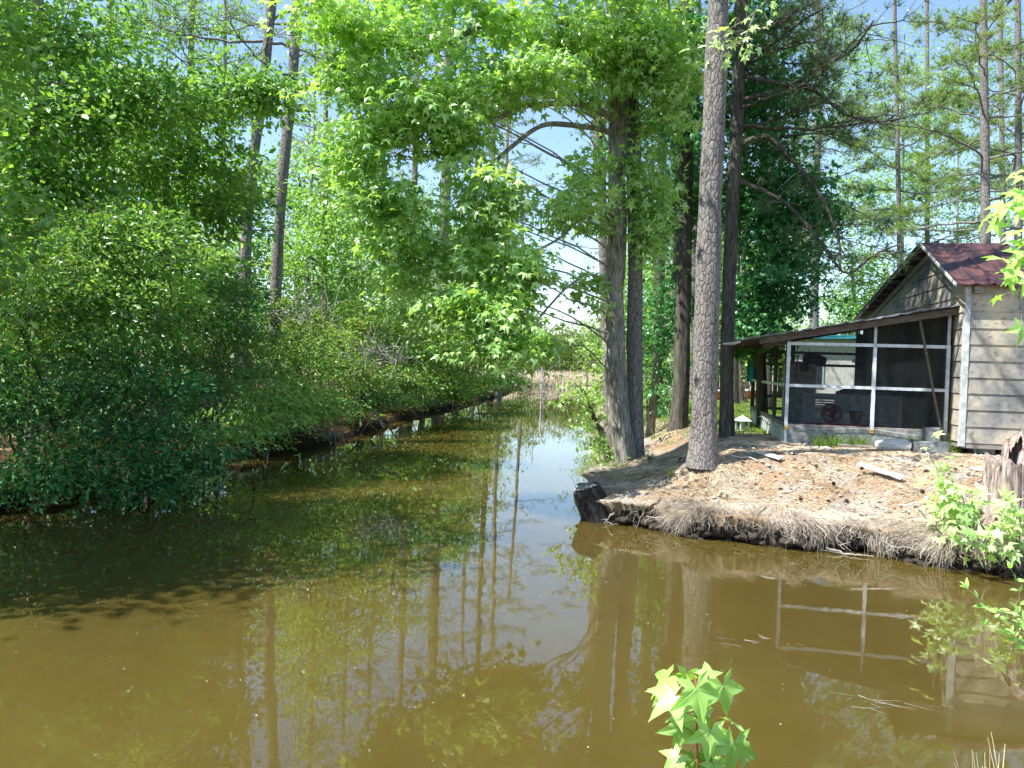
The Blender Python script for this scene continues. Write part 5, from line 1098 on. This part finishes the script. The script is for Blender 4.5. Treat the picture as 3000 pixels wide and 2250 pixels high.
# sapling at the bottom: centre (px,py,D), tip direction on screen, normal, size
D = 3.0
def scr(dx, dy, dz=0): return np.array((dx, dz, dy))
def sl_(px, py, dep, tip, nml, s_): return (at(px, py, D+dep), tip, nml, s_*1.42)
cu = np.array(SUN_DIR)
Ls = [sl_(1975,2040,-.05, scr(-.8,-.55,-.2), (-.25,-.55,.8), .088), sl_(2118,2010,0, scr(.30,-.95,-.1), (.1,-.75,.65), .085), sl_(2040,2018,-.1, scr(.25,-1,-.25), (.15,-.85,.35), .092), sl_(1955,1985,.05, scr(-.7,-.7,.1), (-.5,-.3,.8), .075),
  sl_(2075,1978,.05, scr(.05,.5,.9), (0,-.2,1), .055), sl_(2010,1975,.08, scr(-.2,-.9,.4), (.2,-.7,.5), .06), sl_(1998,2130,.03, scr(-.2,-1,-.1), (.1,-.9,.3), .075), sl_(2080,2145,-.05, scr(-.05,-.95,-.2), (.1,-.75,.65), .080),
  sl_(2150,2175,-.03, scr(-.1,-1,-.2), (.1,-.9,.45), .092), sl_(2142,2112,.04, scr(.7,-.4,.3), (.5,.2,.8), .06), sl_(1985,2215,0, scr(-.6,-.5,-.2), (-.2,-.6,.8), .06), sl_(2040,2225,.05, scr(.2,-1,0), (0,-.9,.4), .085), sl_(2128,2158,0, scr(-.2,.5,.5), (.1,-.6,.7), .03),
  sl_(1945,2030,.06, scr(-.9,.1,.3), (-.2,-.5,.8), .05), sl_(2180,2200,.05, scr(.6,-.8,.1), (.6,-.5,.5), .055), sl_(2060,2090,.07, scr(.5,-.8,.1), (.3,-.8,.4), .06), sl_(2010,2090,.08, scr(-.8,-.3,.1), (-.1,-.5,.8), .06), sl_(2090,2240,.0, scr(.5,-.8,-.1), (.2,-.7,.6), .07)]
g0 = at(2050, 2250, D+.05); g0[2] = float(gz(g0[0], g0[1]))-.03
sprig('sweetgum_sapling', 'bright star leaved sapling rising from the bottom of the picture', [g0, at(2045,2240,D+.05), at(2040,2130,D+.03), at(2040,2040,D), at(2035,1985,D)], Ls, r=.006)
def branchlet(name, label, stems, rg, n, s0, Dr, cat='branch', bmat=None, tdown=-.5, mat=None, spread=.06):
    b = stems[0][0]; t = thing(name, label, cat, b); sm = MB(); A = []
    for st_ in stems: P = path(st_, 18); sm.tube(P, np.linspace(Dr, Dr*.4, 18), 6, .15, 1); A.append(P[4:])
    A = np.concatenate(A); lm = MB(); pm = MB()
    for k in range(n):
        q = A[rg.integers(len(A))]; d = rg.normal(size=3)*spread; c = q + d + np.array((0,-.02,.01))
        star_leaf(lm, c, d*8+np.array((0,-.1,tdown))+rg.normal(size=3)*.2, np.array((-.35,-.45,.85))+rg.normal(size=3)*.35, s0*rg.uniform(.65,1.2)); sm.tube(path([q, (q+c)/2+np.array((0,0,.01)), c], 5), Dr*.22, 4)
    sm.build('twig', bmat or M['gum'], t, b, True); lm.build('leaves', mat or M['nearleaf'], t, b, True); return t
rg = np.random.default_rng(61)
branchlet('overhanging_branch', 'bright leafy branch reaching in from the right edge above the shed wall', [[at(3120,450,5.0), at(3030,560,5), at(2960,600,5), at(2905,640,5)], [at(3110,500,5), at(3020,700,5), at(2985,800,5), at(2990,930,5)], [at(3110,600,5.1), at(3010,740,5.1), at(2960,770,5.1)]], rg, 60, .105, .005, spread=.07)
gp_ = gpx(2770, 1500)
branchlet('sweetgum_sapling', 'leafy bright green sapling on the bank left of the ragged stump', [[gp_, at(2775,1450,10.2), at(2750,1390,10.2), at(2720,1320,10.1)], [gp_, at(2800,1470,10.1), at(2760,1420,10.1)], [gp_, at(2830,1480,9.9), at(2810,1430,9.9)], [gp_, at(2790,1540,9.7), at(2840,1570,9.6)]], rg, 170, .11, .008, cat='sapling', tdown=-.3, mat=M['young'], spread=.12)
gp2 = gpx(2985, 1600)
branchlet('sweetgum_sapling', 'leafy bright green sapling in front of the ragged stump', [[gp2, at(2960,1540,9.5), at(2935,1490,9.5)], [gp2, at(2990,1540,9.4), at(2985,1470,9.4)], [gp2, at(2900,1600,9.4), at(2850,1590,9.4)]], rg, 120, .11, .008, cat='sapling', tdown=-.3, mat=M['young'], spread=.11)
# spray of bright leaves on the big pine
branchlet('sweetgum_branch', 'bright sprig of leaves hanging in front of the big pine top', [[at(2300,-60,12.3), at(2210,40,12.3), at(2130,90,12.3), at(2090,150,12.3)], [at(2210,40,12.3), at(2180,120,12.3), at(2100,150,12.3)]], rg, 46, .11, .012, spread=.16, mat=M['young'])
# oval leaved twig, lower right
def oval_leaf(mb, p, tip, nml, s_):
    tip = nrm(np.array(tip, float)); sd_ = nrm(np.cross(nml, tip)); nm = np.cross(tip, sd_); V = []; F = []
    for k, (x_, w_) in enumerate(((0,.01),(.15,.11),(.35,.18),(.55,.17),(.8,.09),(1,.003))):
        for y_ in (-1, 0, 1): V.append(p+s_*(tip*x_+sd_*y_*w_+nm*(.10*abs(y_)*w_*2-.16*x_*x_)))
    for k in range(5):
        for j_ in range(2): F.append((k*3+j_, k*3+j_+1, k*3+j_+4, k*3+j_+3))
    mb.add(np.array(V), F)
def twig_plant(name, label, stems, rg, per, s0, r):
    b = stems[0][0]; t = thing(name, label, 'twig', b); sm = MB(); lm = MB()
    for st_ in stems:
        P = path(st_, 20); sm.tube(P, np.linspace(r, r*.35, 20), 6, .15, 1)
        for k in range(per):
            i_ = int(6+13*k/(per-1)); tdir = P[min(i_+1,19)]-P[i_-1]
            for q in range(2 if i_ < 18 else 4): oval_leaf(lm, P[i_]+rg.normal(size=3)*.003, nrm(tdir)*.8+rg.normal(size=3)*.6, np.array((-.2,-.6,.8))+rg.normal(size=3)*.3, s0*rg.uniform(.6,1.15))
    sm.build('stem', M['gum'], t, b, True); lm.build('leaves', M['nearleaf'], t, b); return t
o0 = at(3060, 2000, 3.4)
twig_plant('twig', 'leafy twig with oval leaves reaching in over the water at the lower right', [[o0, at(3000,1860,3.4), at(2960,1815,3.4), at(2880,1770,3.4), at(2835,1725,3.4)], [o0, at(2990,1800,3.4), at(2985,1720,3.4), at(2960,1665,3.4)], [o0, at(3010,1850,3.35), at(2990,1790,3.35), at(2930,1790,3.35)], [at(3060,1960,3.4), at(3010,1900,3.4), at(2960,1850,3.4), at(2945,1845,3.4)]], rg, 8, .052, .0035)
o1 = at(3080, 2060, 3.2)
twig_plant('vine', 'thin bare vine curling down to the right edge over the water', [[o1, at(2995,2015,3.2), at(2945,1975,3.2), at(2885,1930,3.2), at(2868,1870,3.2), at(2878,1830,3.2)]], rg, 3, .028, .0022)
# grass clump at the lower right corner
p = at(2930, 2330, 3.1); t_ = rg.uniform(0,1,26); P = []
for k in range(26): b = np.array((p[0]+rg.normal()*.05, p[1]+rg.normal()*.04, .5)); P.append(bez(b, b+np.array((rg.uniform(-.16,.06), rg.uniform(-.05,.05), rg.uniform(.30,.50))), rg, 6, .05, .1))
tag(MB().strands(np.array(P), np.linspace(.004,.001,6)[None]*np.ones((26,1)), 3).build('grass_tuft', M['reed']), 'straw coloured grass blades at the lower right corner', 'grass tuft')
# floating debris on the water
x = rg.uniform(-5, 6, 260); y = rg.uniform(4, 20, 260); k = sdf(x, y) < -.2; C = np.stack([x[k], y[k], np.full(k.sum(), .004)], 1)
mb = MB().leaves(C, rg.normal(size=C.shape)*np.array((1,1,0)), np.tile((0,0,1.), (len(C),1)), rg.uniform(.006,.018,len(C)), WIDE); tag(mb.build('floating_specks', M['reed']), kind='stuff')

rg = np.random.default_rng(91)
for lab, (px, py), n_, L_ in (('drowned twigs breaking the surface right of the bottom sapling', (2520,2050), 16, .35), ('thin drowned twigs on the water below the porch reflection', (2200,1870), 12, .3)):
    c = onz(px, py, .004); P = []
    for k in range(n_):
        a = c + np.array((rg.normal()*L_*.6, rg.normal()*L_*.35, 0)); an = rg.normal()*.5 - .3; b = a + np.array((math.cos(an), math.sin(an), 0))*L_*rg.uniform(.2,.7)
        Q = bez(a, b, rg, 6, 0, .25); Q[:, 2] = rg.uniform(-.002, .006); P.append(Q)
    tag(MB().strands(np.array(P), np.linspace(.0018,.0008,6)[None]*np.ones((n_,1)), 3).build('twigs', M['greywood']), lab, 'twigs')

rg = np.random.default_rng(97); mb = MB()
q = along(front[::-1], 260); e_ = .05
g = nrm(np.stack([sdf(q[:,0]+e_, q[:,1])-sdf(q[:,0]-e_, q[:,1]), sdf(q[:,0], q[:,1]+e_)-sdf(q[:,0], q[:,1]-e_)], 1)); q = q - g*sdf(q[:,0], q[:,1])[:, None] + g*rg.uniform(-.08, .14, (len(q), 1))
import bmesh
bm = bmesh.new(); bmesh.ops.create_icosphere(bm, subdivisions=2, radius=1); SV = np.array([v.co[:] for v in bm.verts]); SF = np.array([[v.index for v in f.verts] for f in bm.faces]); bm.free()
for k in range(len(q)):
    r_ = rg.uniform(.02, .085); V = SV * (1 + .5*vn(SV[:,0]*2+k, SV[:,1]*2+SV[:,2]*1.7, 1, 3))[:, None] * r_ * np.array((1.3, 1, .75)); V = V + np.array((q[k,0], q[k,1], rg.uniform(-.01, .26))); mb.add(V, SF)
tag(mb.build('mud_clods', NT('wet_mud').base((.045,.034,.025), .8, .3)), kind='stuff')
mb = MB()
x, y = land(420, 1.9, 9.5, 10.2, 15.5, .15, 9)
for k in range(len(x)):
    r_ = rg.uniform(.012, .05); V = SV * (1 + .6*vn(SV[:,0]*2+k, SV[:,1]*2+SV[:,2]*1.7, 1, 5))[:, None] * r_ * np.array((1.3, 1, .6)); mb.add(V + np.array((x[k], y[k], gz(x[k], y[k]))), SF)
tag(mb.build('dirt_clods', plain('grey_clod', (.33,.29,.24), .95, .1, .3, 14)), kind='stuff')

# straw drifted against the feet of the three big trunks
mb = MB()
for f_, r_ in ((PA_[0], .27), (B1[0], .30), (Cp[0], .30)):
    n_ = 900; a = rg.uniform(0, 2*PI, n_); d = r_ + np.abs(rg.normal(size=n_))*.12; x = f_[0]+np.cos(a)*d; y = f_[1]+np.sin(a)*d
    b2 = a + rg.normal(size=n_)*.9; l_ = rg.uniform(.05,.13,n_); h0 = np.clip(.07-(d-r_)*.35, 0, .07); P = []
    for t_ in (-.5, 0, .5):
        xx = x+np.cos(b2)*l_*t_; yy = y+np.sin(b2)*l_*t_; P.append(np.stack([xx, yy, gz(xx, yy)+.012+h0*rg.uniform(.2,1,n_)], 1))
    mb.strands(np.stack(P, 1), np.array([[.002,.003,.0015]])*np.ones((n_,1)), 3)
tag(mb.build('straw_drift', M['straw']), kind='stuff')
